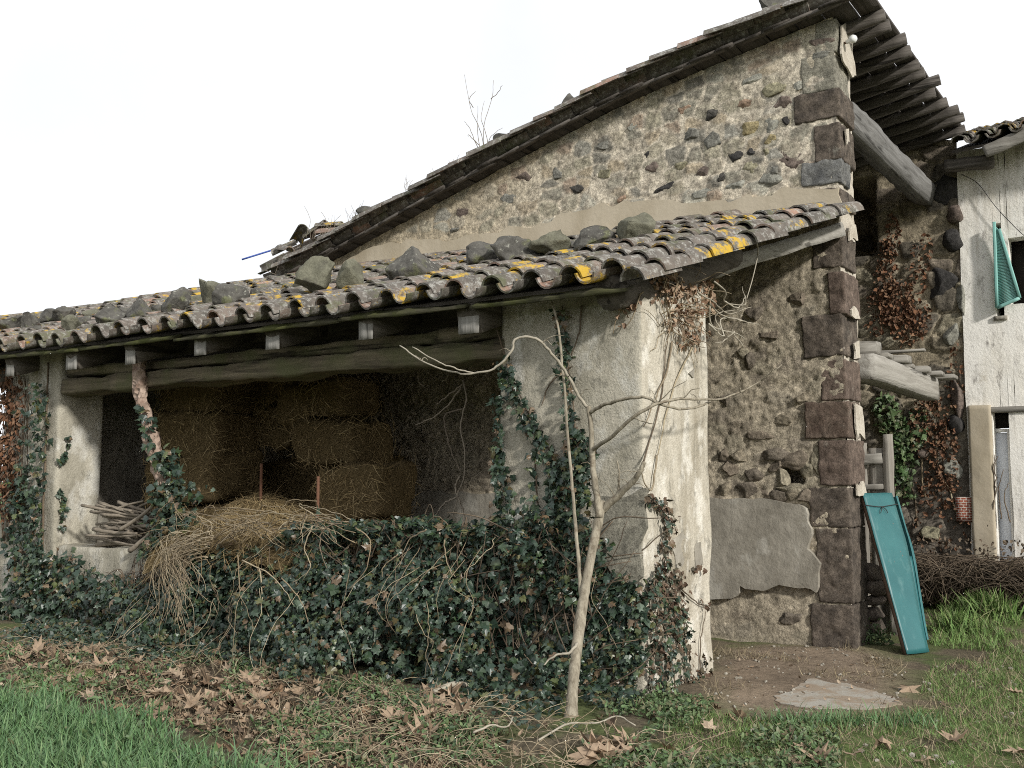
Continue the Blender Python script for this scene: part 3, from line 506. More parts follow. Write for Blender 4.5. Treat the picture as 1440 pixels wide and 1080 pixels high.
mb = MB(); block(mb, (WX0-.03, YH-.06, WZ0-.05), (WX1-WX0+.06, 0, 0), (0, .2, 0), (0, 0, .05), (4, 2, 1), .006); mb.build('window_sill', M['cement'], win)
mb = MB(); block(mb, (W2[0], YH+.2, W2[2]), (W2[1]-W2[0], 0, 0), (0, .03, 0), (0, 0, W2[3]-W2[2])); tag(mb.build('window', M['opening_shade'], house), 'dark open window at the right edge')  # same painted shade behind the second opening
# louvred shutter hanging askew
Y1 = YH-.12; q = [PY(1398, 312, Y1), PY(1402, 433, Y1), PY(1434, 419, Y1), PY(1405, 322, Y1)]; mb = MB(); tl, bl, br, tr = [np.array(x) for x in q]
def strip(mb, a, b, w, d=.035): beam(mb, a, b, d, w, (0, 0, 1) if abs((b-a)[2]) < .3*np.linalg.norm(b-a) else (1, 0, 0), 4, .004, 0)
for a, b in ((tl, bl), (bl, br), (br, tr)): strip(mb, a, b, .035)
sh = mb.build('shutter', M['shutter'], house); mb = MB()
for k in range(50):
    t = .05+k*.0186; a = tl+(bl-tl)*t; b = tr+(br-tr)*t; block(mb, a+[.01, .004, -.012], (b-a), (0, .016, .014), (0, .004, -.005))
mb.build('louvre_slats', M['shutter'], sh); tag(sh, 'pale turquoise louvred shutter hanging askew')
mb = MB(); block(mb, (DX0+.0, YH+.12, 0), (DX1-DX0-.0, 0, 0), (0, .04, 0), (0, 0, 1.88), (2, 1, 4), .004); door = mb.build('door', M['door'], house)
mb = MB(); block(mb, (DX1-.045, YH+.095, 0), (.035, 0, 0), (0, .03, 0), (0, 0, 1.92), (1, 1, 4), .004); block(mb, (DX0, YH+.095, 1.885), (DX1-DX0-.047, 0, 0), (0, .028, 0), (0, 0, .035)); mb.build('door_frame', M['porcelain'], door)
mb = MB(); block(mb, (DX0, YH+.13, 1.93), (DX1-DX0, 0, 0), (0, .03, 0), (0, 0, .2)); mb.build('recess_shade', M['opening_shade'], door)  # near-black sheet painting the shade in the recess above the door
mb = MB(); block(mb, (DX0-.05, YH-.06, DZ1-.04), (.42, 0, 0), (0, .1, 0), (0, 0, .07), (8, 2, 2), .01, .01); mb.build('wooden_lintel', M['grey_wood_x'], house)
mb = MB()
def hbase(c, t): return np.array([-2.02+.225*c, 12.12+t*.95, 4.99+.012*c+.33*t+.015*float(vn(c*.4, t, 0, 6))])
lay_tiles(mb, hbase, range(0, 22), range(0, 9), .24, 8, coarse=True); hr = mb.build('house_roof_tiles', M['clay_tile'], house, auto=50)
mb = MB(); quad_prism(mb, [(-2.12, 12.14, 4.945), (3.2, 12.14, 5.18), (3.2, 14.4, 5.93), (-2.12, 14.4, 5.72)], [(-2.12, 12.14, 4.98), (3.2, 12.14, 5.22), (3.2, 14.4, 5.97), (-2.12, 14.4, 5.76)]); mb.build('roof_boards', M['dark_wood_y'], hr, smooth=False)
mb = MB(); beam(mb, PY(1384, 214, 12.12), PY(1480, 172, 12.12), .03, .13, (0, 0, 1), 20, .006, .03, 4); mb.build('eaves_board', M['grey_wood_x'], house)
mb = MB(); beam(mb, (-2.25, 12.3, 4.86), (-1.72, 12.32, 4.84), .16, .15, (0, 0, 1), 8, .03, .04, 7); mb.build('eaves_beam', M['dark_wood_x'], house)
mb = MB(); twig(mb, [PY(u, v, 12.5) for u, v in [(1352, 245), (1375, 258), (1398, 288), (1420, 312), (1445, 335), (1500, 372)]], .004, .004, 40, 5); tag(mb.build('wall_cable', M['cable']), 'thin black cable sagging across the white farmhouse wall', 'cable')
# ------------------------------------------------------------------ THE LEAN-TO SHED
shed = empty('lean_to_shed', (-3.03, 6.21, 0), 'low plastered lean-to shed with stone weighted tile roof in front of the tall barn', 'shed')
def top_slope(mb, z0):
    V = mb.v[-1]; zt = zshed(V[:, 1])-.03; m = V[:, 2] > 0; V[:, 2] = np.where(V[:, 2] > 1.5, 1.5+(V[:, 2]-1.5)*(zt-1.5)/(z0-1.5), V[:, 2])
mb = MB(); block(mb, (-4.16, YF, -.1), (1.13, 0, 0), (0, 1.12, 0), (0, 0, 2.8), (44, 44, 100), .03, .028, 2.2, 5); top_slope(mb, 2.7)
Vq = mb.v[-1]; cq = np.array([Vq[f].mean(0) for f in mb.f]); mb.m = [1 if (c[0] > XA-.03 and YF+.012 < c[1]) else 0 for c in cq]
pr = mb.build('corner_pier', [M['pier2'], M['pale_plaster']], shed)
mb = MB(); slab(mb, [PY(u, v, YF) for u, v in [(852, 700), (906, 690), (905, 760), (903, 818), (880, 830), (868, 812), (848, 775)]], YF, .035, 3, .02); mb.build('exposed_stone', M['stone_pale'], pr, smooth=False)
for i, pl in enumerate([[(943, 755), (955, 748), (964, 762), (962, 792), (950, 800), (944, 780)], [(975, 770), (984, 765), (987, 790), (978, 800)], [(925, 905), (942, 895), (946, 940), (930, 955)], [(968, 520), (976, 515), (975, 530)]]):
    mb = MB(); slab(mb, [PX(u, v, XA+.004) for u, v in pl], 0, .010, i+40, .014, .03, 0, (1, 0, 0)); mb.build('cement_patch', M['cement'], pr, smooth=False)
mb = MB(); block(mb, (-10.3, YF, -.1), (.94, 0, 0), (0, .5, 0), (0, 0, 2.6), (36, 20, 90), .03, .03, 2.4, 6); top_slope(mb, 2.5); mb.build('end_pier', M['pier2'], shed)
mb = MB(); block(mb, (-9.36, YF+.02, -.1), (5.2, 0, 0), (0, .42, 0), (0, 0, .83), (100, 9, 18), .04, .04, 3., 7); mb.build('sill_wall', M['pier2'], shed)
mb = MB(); block(mb, (-10.28, 6.7, 0), (.3, 0, 0), (0, 2.05, 0), (0, 0, 3.0), (3, 20, 30), .02, .05, 3., 9); block(mb, (-14.5, 8.8, 0), (5.2, 0, 0), (0, .35, 0), (0, 0, 3.45), (30, 2, 20), .02, .03, 3., 9); block(mb, (-14.5, YF, 0), (.5, 0, 0), (0, .5, 0), (0, 0, 2.6), (8, 8, 20), .02, .03, 3., 9); mb.build('light_block_and_bay', M['cement'], shed)  # first block added to keep light out of the shed; others close the unseen bay
for i, (y, z, w_, h_) in enumerate([(6.345, 2.268, .3, .155), (6.375, 2.405, .26, .108)]): mb = MB(); A_ = np.array([-9.32, y, z]); B_ = np.array([-4.12, y+.02, z+.025]); block(mb, A_-[0, w_/2, h_/2], B_-A_, (0, w_, 0), (0, 0, h_), (110, 8, 6), .03, .045, 3.2, 12+i, 0, None, 6); mb.build('lintel_beam', M['old_beam_x'], shed)
mb = MB(); beam(mb, (-14.3, 6.42, 2.46), (-10.2, 6.42, 2.46), .2, .2, (0, 0, 1), 20, .03, .03); beam(mb, (-9.9, 6.6, 2.62), (-4.0, 6.6, 2.62), .2, .26, (0, 0, 1), 30, .03, .03, 2); mb.build('wall_plate', M['dark_wood_x'], shed)
for i, x in enumerate([-12.9, -11.8, -10.75, -9.78, -8.78, -7.94, -7.02, -6.18, -5.18, -4.25]):
    mb = MB(); w, h = random.uniform(.15, .19), random.uniform(.18, .215); y0 = 5.95+random.uniform(-.03, .03); h = h if i < 9 else .22; z = lambda y: 2.60+.353*(y-5.9)-.005-h/2-.03
    if i < 9: beam(mb, (x, y0, z(y0)), (x+random.uniform(-.1, .1), 8.8, z(8.8)), w, h, (0, 0, 1), 22, .022, .03, i+50)
    else: beam(mb, (x, y0, z(y0)), (x+.05, 8.8, z(8.8)), .2, .22, (0, 0, 1), 22, .012, .015, i+50)
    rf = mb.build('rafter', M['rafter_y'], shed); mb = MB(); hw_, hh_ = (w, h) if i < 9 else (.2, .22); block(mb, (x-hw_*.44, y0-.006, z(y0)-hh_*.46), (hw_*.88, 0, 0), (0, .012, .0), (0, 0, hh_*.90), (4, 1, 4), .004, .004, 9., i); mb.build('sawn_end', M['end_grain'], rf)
mb = MB(); tube(mb, smooth_path([(-3.13, 5.96, 2.56), (-3.11, 6.4, 2.66), (-2.95, 7.6, 3.08)], 24), .115, 12, 0, .12); tag(mb.build('rafter', M['rafter_y'], shed), 'round log rafter end over the corner pier')
mb = MB(); xx_ = [-14.5, -12.1, -10.3, -8.6, -7.3, -5.4, -4.2, -2.98]
for i in range(7): beam(mb, (xx_[i]+.01, 5.945+random.uniform(-.02, .015), 2.575+random.uniform(-.012, .01)), (xx_[i+1], 5.945+random.uniform(-.02, .015), 2.575+random.uniform(-.012, .01)), .15, .03, (0, -.33, 1), 30, .008, .03, 3+i)
mb.build('eaves_board', M['moss_board_x'], shed)
XL = -14.6
def edge_x(y): return -2.93+(y-5.9)*(.68/2.89)
mb = MB(); zb = lambda y: 2.60+.353*(y-5.9)
quad_prism(mb, [(XL, 6.0, zb(6.0)-.03), (edge_x(6.0)-.06, 6.0, zb(6.0)-.03), (edge_x(8.78)-.06, 8.78, zb(8.78)-.03), (XL, 8.78, zb(8.78)-.03)], [(XL, 6.0, zb(6.0)-.005), (edge_x(6.0)-.06, 6.0, zb(6.0)-.005), (edge_x(8.78)-.06, 8.78, zb(8.78)-.005), (XL, 8.78, zb(8.78)-.005)]); mb.build('roof_boards', M['dark_wood_x'], shed, smooth=False)
NC = 38
def sbase(c, t):
    y = 5.86+t*.943
    if y > 8.5 and c < 2.2: return None
    xe = edge_x(y); x = xe-(c+.35)*(xe-XL)/NC; return np.array([x, y, float(zshed(y, x))+.006+.012*float(vn(c*.9, t, 0, 31))])
mb = MB(); lay_tiles(mb, sbase, range(0, NC), range(0, 12), .255, 17)
def vbase(c, t):
    y = 5.84+t*.943; return np.array([edge_x(y)+.03+(-c)*.27, y, 2.60+.353*(y-5.9)-.022])
lay_tiles(mb, vbase, [0], range(0, 11), .255, 23, up=.02, only='c')
st = mb.build('shed_roof_tiles', M['clay_tile'], shed, auto=50)
mb = MB(); A = PX(1001, 378, -3.03)+np.array([.0, -.02, -.02]); B = PY(1184, 322, 8.74); beam(mb, A, B, .06, .125, (0, 0, 1), 24, .012, .02, 9); mb.build('side_lintel', M['grey_wood_y'], shed)
# ------------------------------------------------------------------ stones weighing down the roofs
RS = [(14, 458, 40, 22, 0, 'rough grey stone at the far left end of the low roof'), (40, 455, 24, 22, 0, 'small pointed grey stone second from the left end of the low roof'), (68, 449, 34, 20, 0, 'low dark stone with a flat top left of the pale lichen stone'), (98, 458, 36, 20, 1, 'pale lichen covered stone close to the eaves on the left roof end'), (90, 446, 28, 20, 0, 'dark stone lying behind the pale lichen stone on the low roof'), (156, 445, 42, 26, 0, 'speckled grey stone left of the shark fin stone on the low roof'), (196, 438, 34, 30, 0, 'upright fin shaped grey stone with a sharp tip on the low roof'), (250, 429, 42, 32, 0, 'round grey boulder standing alone on the middle of the low roof'), (298, 418, 34, 36, 1, 'yellowish lichen stone in the pair on the low roof'), (324, 421, 44, 30, 0, 'dark stone touching the yellowish lichen stone on the low roof'), (446, 397, 54, 46, 1, 'big flat topped grey block on the low roof left of the tufted stone'), (494, 390, 42, 46, 1, 'shaggy stone overgrown with moss tufts on the low roof'), (580, 374, 58, 46, 0, 'pyramid shaped grey stone standing alone on the low roof'), (674, 361, 46, 38, 0, 'stone with a yellow lichen stripe at the left of the row of five'), (722, 357, 56, 34, 0, 'long grey speckled stone second in the row of five on the low roof'), (776, 349, 54, 32, 1, 'olive brown rounded stone third in the row of five on the low roof'), (836, 340, 56, 30, 0, 'flat greenish stone fourth in the row of five on the low roof'), (893, 327, 54, 40, 1, 'big knobbly grey green stone nearest the verge of the low roof')]
p0 = np.array([0, 5.9, 2.60+.11]); nrm = np.array([0, -.353, 1.])
for i, (u, v, w, h, ms, lab) in enumerate(RS):
    q = PP(u, v+h*.42, p0, nrm); dist = np.dot(q-CAM, FW); sx, sz = w/F*dist*1.08, h/F*dist*1.25; mb = MB()
    if 'pyramid' in lab or 'fin' in lab:
        V, f = ICO[4]; V = V.copy(); k = 4 if 'pyramid' in lab else 3
        for a in range(k):
            n = np.array([math.cos(a*6.283/k+.5+i), math.sin(a*6.283/k+.5+i), .62+.12*(a % 2)]); n /= np.linalg.norm(n); o = V@n-.40; V = V-np.where(o > 0, o, 0)[:, None]*n
        V = V/np.abs(V).max(0); V = V*(1+.20*fbm(V[:, 0]*3, V[:, 1]*3, V[:, 2]*3, i, 5))[:, None]*np.array([sx*1.15, sx*.9, sz*1.2])/2; mb.add(V+q+[0, 0, sz*.45], [f])
    else: rock(mb, q+[0, 0, sz*.42], (sx*1.15, sx*random.uniform(.8, 1.05), sz*1.05), random.uniform(-.4, .4), 4, 14, .24, 20+i, tilt=.25)
    tag(mb.build('roof_stone', M['mossrock' if ms else 'rock']), lab, 'stone', 'stones weighing down the low roof')
for i in range(16):                                                  # smaller stones lying among them
    u, v = [(25, 452), (52, 462), (118, 452), (128, 441), (172, 440), (222, 436), (272, 424), (348, 410), (366, 414), (420, 402), (540, 385), (612, 377), (640, 366), (745, 354), (805, 347), (470, 398)][i]; w = random.uniform(14, 26); q = PP(u, v+6, p0, nrm); dist = np.dot(q-CAM, FW); sx = w/F*dist; mb = MB()
    rock(mb, q+[0, 0, sx*.25], (sx*1.2, sx, sx*.8), random.random()*6, 3, 10, .2, 130+i, tilt=.2); tag(mb.build('roof_stone', M['rock' if i % 3 else 'mossrock']), 'small rough stone chip lying between the bigger stones on the low roof', 'stone', 'small stones on the low roof')
BS = [(1088, 6, 44, 26, 'grey stone on the barn verge nearest the top of the photo'), (1040, 38, 34, 18, 'flat stone on the barn verge between two larger stones'), (983, 60, 36, 20, 'rounded dark stone on the upper barn verge'), (801, 148, 26, 26, 'dark upright stone sticking up alone midway along the barn verge'), (712, 196, 36, 16, 'low flat stone beside the bare shrub on the barn verge'), (520, 300, 34, 18, 'broken tile and stone lump near the bottom of the barn verge')]
for i, (u, v, w, h, lab) in enumerate(BS):
    y = 8.66; q = PY(u, v, y); dist = np.dot(q-CAM, FW); zt = float(prof(q[0]))+.15; s = w/F*dist; hz = max(h/F*dist, .1); mb = MB()
    rock(mb, (q[0], y, max(q[2], zt+hz*.25)), (s*1.1, s, hz*1.25), .3, 3, 8, .1, 70+i); tag(mb.build('verge_stone', M['rock'], auto=40), lab, 'stone', 'stones on the barn verge')
mb = MB()
for i, (u, v) in enumerate([(395, 352), (415, 343), (432, 336), (450, 330), (470, 322), (385, 358), (425, 334), (446, 322)]):
    q = PY(u, v, 9.2); R_ = np.array(Matrix.Rotation(random.uniform(-.9, .9)-1.2, 3, 'Z')@Matrix.Rotation(random.uniform(-.3, .5), 3, 'X')@Matrix.Rotation(random.uniform(-.6, .6), 3, 'Y')); scatter(mb, COVER, q[None], R_[None], .8)
mb.build('slipped_tiles', M['clay_tile'], roof, auto=50)
mb = MB(); a = PY(340, 365, 9.55); b = PY(398, 347, 9.95); tube(mb, np.linspace(a, b, 6), .012, 6); tag(mb.build('plastic_pipe', M['blue']), 'thin blue rod poking out from the lower end of the barn roof', 'pipe')
# ------------------------------------------------------------------ GROUND
def axis(lo, hi, step, far):
    m = np.arange(lo, hi, step); e = []; d = step
    x = hi
    while x < far: d *= 1.5; x += d; e.append(x)
    b = []; d = step; x = lo
    while x > -far: d *= 1.5; x -= d; b.append(x)
    return np.array(b[::-1]+list(m)+e)
FIELD = ground_poly([(-60, 992), (0, 986), (120, 1015), (240, 1055), (320, 1090), (380, 1120), (420, 1400), (-700, 1400), (-700, 1010)])
DIRT = ground_poly([(985, 985), (1000, 905), (1205, 905), (1275, 935), (1275, 985), (1200, 998), (1080, 1000)])
LITTER = ground_poly([(-40, 905), (150, 905), (330, 905), (560, 965), (700, 1020), (700, 1090), (420, 1110), (300, 1035), (120, 985), (-40, 960)])
RGRASS = ground_poly([(930, 1100), (940, 1020), (1000, 1003), (1150, 1012), (1280, 1000), (1290, 975), (1310, 935), (1500, 890), (1700, 1000), (1500, 1140), (1100, 1180)])
gx = axis(-9.5, .6, .045, 700); gy = axis(3.0, 13.2, .045, 700); GX, GY = np.meshgrid(gx, gy, indexing='ij'); GZ = np.where((np.abs(GX) < 40) & (np.abs(GY) < 40), gz(GX, GY), -.02)
big = fbm(GX*.8, GY*.8, 0, 61, 4); fin = fbm(GX*4, GY*4, 0, 62, 4); P2 = np.c_[GX.ravel(), GY.ravel()]
def soft(poly, r=.25):
    acc = 0
    for dx, dy in ((0, 0), (r, 0), (-r, 0), (0, r), (0, -r), (r*.7, r*.7), (-r*.7, r*.7), (r*.7, -r*.7), (-r*.7, -r*.7)): acc = acc+inpoly(P2+[dx, dy], poly)
    return (acc/9.).reshape(GX.shape)
md, mf, mr, ml = soft(DIRT, .2), soft(FIELD), soft(RGRASS, .3), soft(LITTER)
C = np.array([.15, .125, .085])*(1+.35*big+.25*fin)[..., None]
def over(C, m, c): m = np.clip(m, 0, 1)[..., None]; return C*(1-m)+np.array(c)*(1+.3*big+.25*fin)[..., None]*m
C = over(C, sst(0, .35, fin+.2), (.105, .125, .05)); C = over(C, ml, (.085, .066, .045)); C = over(C, mf, (.05, .085, .035)); C = over(C, mr*sst(-.2, .3, fin+.1), (.11, .15, .05)); C = over(C, md*.97, (.29, .225, .165)); C = over(C, sst(40, 60, np.hypot(GX, GY)), (.10, .16, .06))
mb = MB(); mb.add(np.stack([GX, GY, GZ], -1).reshape(-1, 3), [grid_f(len(gx), len(gy))], 0, np.clip(C, .01, .9).reshape(-1, 3)); gr = mb.build('ground', M['soil'], origin=(0, 0, 0)); tag(gr, kind='structure')
sp = ground_poly([(1092, 976), (1112, 968), (1125, 957), (1145, 951), (1165, 956), (1195, 958), (1222, 967), (1246, 973), (1262, 981), (1268, 986), (1245, 990), (1215, 993), (1180, 991), (1150, 993), (1120, 990), (1100, 986)])
mb = MB(); slab(mb, [(x, y, -.021) for x, y in sp], 0, .006, 4, .014, .03, 0, (0, 0, 1)); tag(mb.build('concrete_patch', M['slab'], smooth=False), 'worn pale concrete patch let into the bare earth beside the pier', 'paving')
mb = MB(); Pg = sample_poly(DIRT, 170); 
for i in range(170):
    s = random.choice([.008, .01, .014, .022]); rock(mb, (Pg[i, 0], Pg[i, 1], float(gz(*Pg[i]))+s*.2), (s*1.5, s, s), random.random()*6, 1, 4, .1, i)
Pg = sample_poly(RGRASS, 160)
for i in range(160): s = random.choice([.015, .02, .03]); rock(mb, (Pg[i, 0], Pg[i, 1], float(gz(*Pg[i]))+s*.2), (s*1.5, s, s), random.random()*6, 1, 4, .1, i)
tag(mb.build('gravel', M['cement'], auto=30), 'scattered small pebbles and clods on the bare earth', kind='stuff')
# ------------------------------------------------------------------ grass
BL = [blade(3, b, w) for b, w in ((.25, .03), (.6, .035), (1.0, .03))]
def grass(name, m, P, hmin, hmax, label, wid=1., tilt=.35, rng=RNG):
    mb = MB(); n = len(P); k = np.arange(n) % 3
    for j in range(3):
        Q = P[k == j]; S = rng.uniform(hmin, hmax, len(Q)); T = (BL[j][0]*[wid, 1, 1], BL[j][1]); scatter(mb, T, np.c_[Q, gz(Q[:, 0], Q[:, 1])-.008], rots(len(Q), tilt), S)
    o = mb.build(name, m, smooth=False, origin=(float(P[:, 0].mean()), float(P[:, 1].mean()), 0)); return tag(o, label, kind='stuff')
def thin(P, sc, thr, seed): return P[fbm(P[:, 0]*sc, P[:, 1]*sc, 0, seed, 3) > thr]
FVIS = ground_poly([(-60, 992), (0, 986), (120, 1015), (240, 1055), (320, 1090), (400, 1130), (420, 1230), (-150, 1230), (-150, 995)])
FEX = ground_poly([(-60, 968), (0, 962), (140, 988), (280, 1035), (380, 1075), (460, 1120), (-150, 1120)])
fx = np.vstack([sample_poly(FVIS, 15000), thin(sample_poly(FEX, 4500), 3.2, .15, 19)])
grass('field_grass', M['field_blade'], fx, .08, .21, 'lush blue green field grass in the lower left corner', 1.0, .25)
weeds_later = sample_poly(FVIS, 900)
g2 = thin(sample_poly(RGRASS, 46000), 1.9, -.2, 71); grass('rough_lawn', M['lawn_blade'], g2, .02, .058, 'short patchy green grass in front of the teal panel and pier', 1.4, .5)
grass('dead_thatch', M['dead_grass'], np.vstack([sample_poly(RGRASS, 9000), sample_poly(LITTER, 6000), thin(sample_poly(DIRT, 5000), 2.5, .12, 5)]), .03, .10, 'dead straw coloured grass lying flat between the green', 1., 1.2)
mp = ground_poly([(20, 955), (60, 940), (130, 937), (138, 950), (120, 968), (60, 980)]); grass('moss_patch', M['lawn_blade'], np.vstack([sample_poly(mp, 3500)]), .02, .05, 'bright green moss patch at the edge of the leaf litter', 2., .6)
back = ground_poly([(1305, 905), (1330, 850), (1500, 820), (1600, 880), (1500, 925)]); grass('rough_grass', M['lawn_blade'], np.vstack([thin(sample_poly(back, 9000), 1.6, -.1, 9)]), .04, .13, 'bright grass growing in front of the farmhouse wall', 1.2, .5)
for i, (u, v, n, h, lab) in enumerate([(1395, 868, 260, .34, 'tall bright green grass tussock in front of the brambles'), (1425, 855, 220, .36, 'bright green grass tussock at the right edge of the photo'), (1345, 885, 160, .26, 'smaller grass tussock nearest the teal panel'), (1360, 862, 140, .22, 'leafy grass tussock behind the smaller one')]):
    p = PZ(u, v); mb = MB(); k = n*2
    for j in range(3):
        Q = p[:2]+RNG.normal(0, .10, (k//3, 2)); scatter(mb, BL[j], np.c_[Q, gz(Q[:, 0], Q[:, 1])], rots(len(Q), .55), RNG.uniform(h*.5, h, len(Q)))
    tag(mb.build('grass_tussock', M['lawn_blade'], smooth=False), lab, 'grass', 'grass tussocks by the farmhouse')
tp = PZ(1205, 1015); mb = MB(); Q = np.vstack([PZ(u, 1014)[:2]+RNG.normal(0, .07, (40, 2)) for u in range(1080, 1300, 18)]); scatter(mb, BL[1], np.c_[Q, gz(Q[:, 0], Q[:, 1])], rots(len(Q), .5), RNG.uniform(.05, .13, len(Q))); tag(mb.build('grass_fringe', M['field_blade'], smooth=False), 'dark green grass fringe along the front of the concrete patch', kind='stuff')
# low weeds: small leaves in rosettes
def weeds(name, P, label, s0=.018, s1=.04, h=.07):
    mb = MB(); n = len(P); z = gz(P[:, 0], P[:, 1])+RNG.uniform(0, h, n); scatter(mb, OVAL, np.c_[P, z], rots(n, .8), RNG.uniform(s0, s1, n), 0, .3); return tag(mb.build(name, M['weed_leaf'], smooth=False), label, kind='stuff')
WZ = ground_poly([(840, 1015), (900, 985), (915, 968), (1005, 962), (1010, 985), (1060, 1000), (1180, 1040), (1180, 1100), (850, 1110), (820, 1060)]); WL = ground_poly([(330, 930), (600, 985), (760, 1040), (760, 1100), (520, 1100), (300, 1000)])
weeds('weeds', np.vstack([thin(sample_poly(WZ, 8000), 2.2, -.02, 12)]), 'low green weeds and clover at the foot of the pier')
weeds('ground_ivy', np.vstack([thin(sample_poly(WL, 11000), 3.2, .0, 13), thin(sample_poly(LITTER, 12000), 3, .02, 14)]), 'small green weeds growing through the fallen leaves')
weeds('field_weeds', weeds_later, 'broad leaved weeds and clover scattered in the field grass', .02, .05, .14)
p = PZ(1232, 905); q = p[:2]+RNG.normal(0, .07, (260, 2)); mb = MB(); scatter(mb, OVAL, np.c_[q, .01+np.abs(RNG.normal(0, .07, 260))], rots(260, .9), RNG.uniform(.02, .045, 260), 0, .3); tag(mb.build('weed_clump', M['weed_leaf'], smooth=False), 'small green weed at the foot of the barn corner', kind='stuff')
# ------------------------------------------------------------------ fallen leaves
mb = MB(); P = np.vstack([thin(sample_poly(LITTER, 1100), 1.8, -.05, 44), thin(sample_poly(WL, 380), 2, 0, 3), sample_poly(WZ, 40)]); n = len(P); scat_plane(mb, np.c_[P, gz(P[:, 0], P[:, 1])+RNG.uniform(.0, .035, n)], rots(n, .45), RNG.uniform(.035, .085, n)); P = np.vstack([sample_poly(DIRT, 110), sample_poly(RGRASS, 90)]); n = len(P); scatter(mb, OVAL, np.c_[P, gz(P[:, 0], P[:, 1])+.008], rots(n, .5), RNG.uniform(.015, .04, n), 0, .3); P = np.vstack([sample_poly(LITTER, 500), sample_poly(WL, 250)]); n = len(P); scatter(mb, OVAL, np.c_[P, gz(P[:, 0], P[:, 1])+RNG.uniform(.0, .03, n)], rots(n, .6), RNG.uniform(.03, .07, n), 0, .4); tag(mb.build('leaf_litter', M['plane_leaf'], smooth=False), 'brown plane leaves lying thickly along the foot of the ivy', kind='stuff')
def leaf(u, v, s, lab, grp=None, tilt=.3, lift=.02, m='plane_leaf'):
    p = PZ(u, v); mb = MB(); PL = random.choice(PLANES); T = (PL[0]-[0, .45, 0], PL[1]); scatter(mb, T, np.array([[p[0], p[1], float(gz(p[0], p[1]))+lift+s*.08]]), rots(1, tilt), s, 0, .22); return tag(mb.build('fallen_leaf', M[m], smooth=False), lab, 'leaf', grp)
LG = 'single fallen leaves on the grass'
for u, v, s, lab in [(1342, 1042, .15, 'large pale star shaped plane leaf lying on the right grass'), (1242, 1048, .12, 'upright curled tan leaf left of the large pale star leaf'), (1278, 968, .12, 'brown leaf at the right tip of the concrete patch'), (1432, 1058, .12, 'brown leaf at the right edge of the photo'), (1300, 1066, .09, 'narrow curled leaf on the grass below the star leaf'), (1128, 1056, .10, 'dark curled leaf in the weeds near the bottom'), (1150, 1072, .13, 'big tan leaf cut by the bottom edge of the photo'), (1202, 1062, .09, 'small brown leaf beside the upright curled leaf'), (968, 1066, .12, 'brown leaf at the bottom in front of the pier'), (1425, 975, .08, 'small brown leaf on the grass right of the teal panel')]: leaf(u, v, s, lab, LG)
BG = 'large leaves heaped before the ivy'
r = np.random.default_rng(4)
for c, (u0, v0, du, dv, n, lab) in enumerate([(600, 1005, 60, 30, 34, 'large tan plane leaf in the heap in front of the ivy left of the sapling'), (855, 1058, 40, 16, 12, 'large pale leaf in the heap at the foot of the sapling'), (290, 968, 90, 28, 26, 'large brown leaf lying in the litter behind the field grass'), (100, 925, 80, 14, 18, 'brown leaf at the far left under the end pier')]):
    for i in range(n): leaf(u0+r.uniform(-du, du), v0+r.uniform(-dv, dv), r.uniform(.10, .16), lab, BG+' '+['left of the sapling', 'by the sapling', 'behind the field grass', 'under the end pier'][c], .42, .02)
# ------------------------------------------------------------------ IVY
def put(mb, tm, blobs, Y, n_out, smin, smax, mi=0, d0=.015, d1=.09, jit=.55, plane='Y', rng=RNG):
    """leaves clinging to a wall: (u, v, half width, half height, count) surveyed on that wall"""
    Pn = []
    for u, v, a, b, n in blobs:
        r = np.sqrt(rng.uniform(0, 1, n)); t = rng.uniform(0, 6.283, n)
        for x, y in zip(u+a*r*np.cos(t), v+b*r*np.sin(t)): Pn.append((PY if plane == 'Y' else PX)(x, y, Y))
    Pn = np.array(Pn); n = len(Pn); no = np.array(n_out, float); Pn = Pn+no*rng.uniform(d0, d1, n)[:, None]; (scat_ivy if tm is IVY else lambda a, *b: scatter(a, tm, *b))(mb, Pn, facing(n, np.repeat(no[None], n, 0)+[0, 0, .35], jit), rng.uniform(smin*.75, smax, n), mi, .25)
def path_blobs(pts, w, n): 
    P = smooth_path([(a, b, 0) for a, b in pts], max(6, n//7)); return [(x, y, w, w, 7) for x, y, _ in P]
# the great ivy over the sill wall
ivy = empty('ivy_hedge', (-5.8, 6.0, 0), 'dense dark green ivy bank smothering the sill wall below the shed opening', 'ivy')
TOPP = [(205, 812), (235, 800), (262, 790), (300, 770), (370, 772), (440, 745), (500, 742), (560, 735), (620, 742), (690, 745), (730, 720), (770, 745), (812, 735), (840, 790), (880, 800), (906, 800)]
tx = np.array([PY(u, v, 6.05)[[0, 2]] for u, v in TOPP])
def ivy_top(x): return np.interp(x, tx[:, 0], tx[:, 1])*(1+.06*vn(np.asarray(x)*5, 3, 0, 71))
def bulge(x, z):
    t = np.clip(z/ivy_top(x), 0, 1); right = sst(-3.9, -3.3, x); b = (.25+.60*fbm(x*1.8, z*2.0, 0, 51, 3))*(1-t**3)+.08; return np.maximum((b+.34*(1-t)**2.5)*(1-.62*right), .03)
n = 15500; X = RNG.uniform(-8.35, -3.06, n); tt = RNG.uniform(0, 1, n)**.9; Zv = tt*ivy_top(X)*RNG.uniform(.93, 1.05, n); dens = fbm(X*2.3, Zv*2.8, 0, 57, 3); k = (dens > -.30+RNG.uniform(-.2, .2, n)+.35*sst(-3.75, -3.1, X)+.30*sst(-6.9, -7.5, X)+.25*sst(.35, .05, tt)) ; X, Zv = X[k], Zv[k]
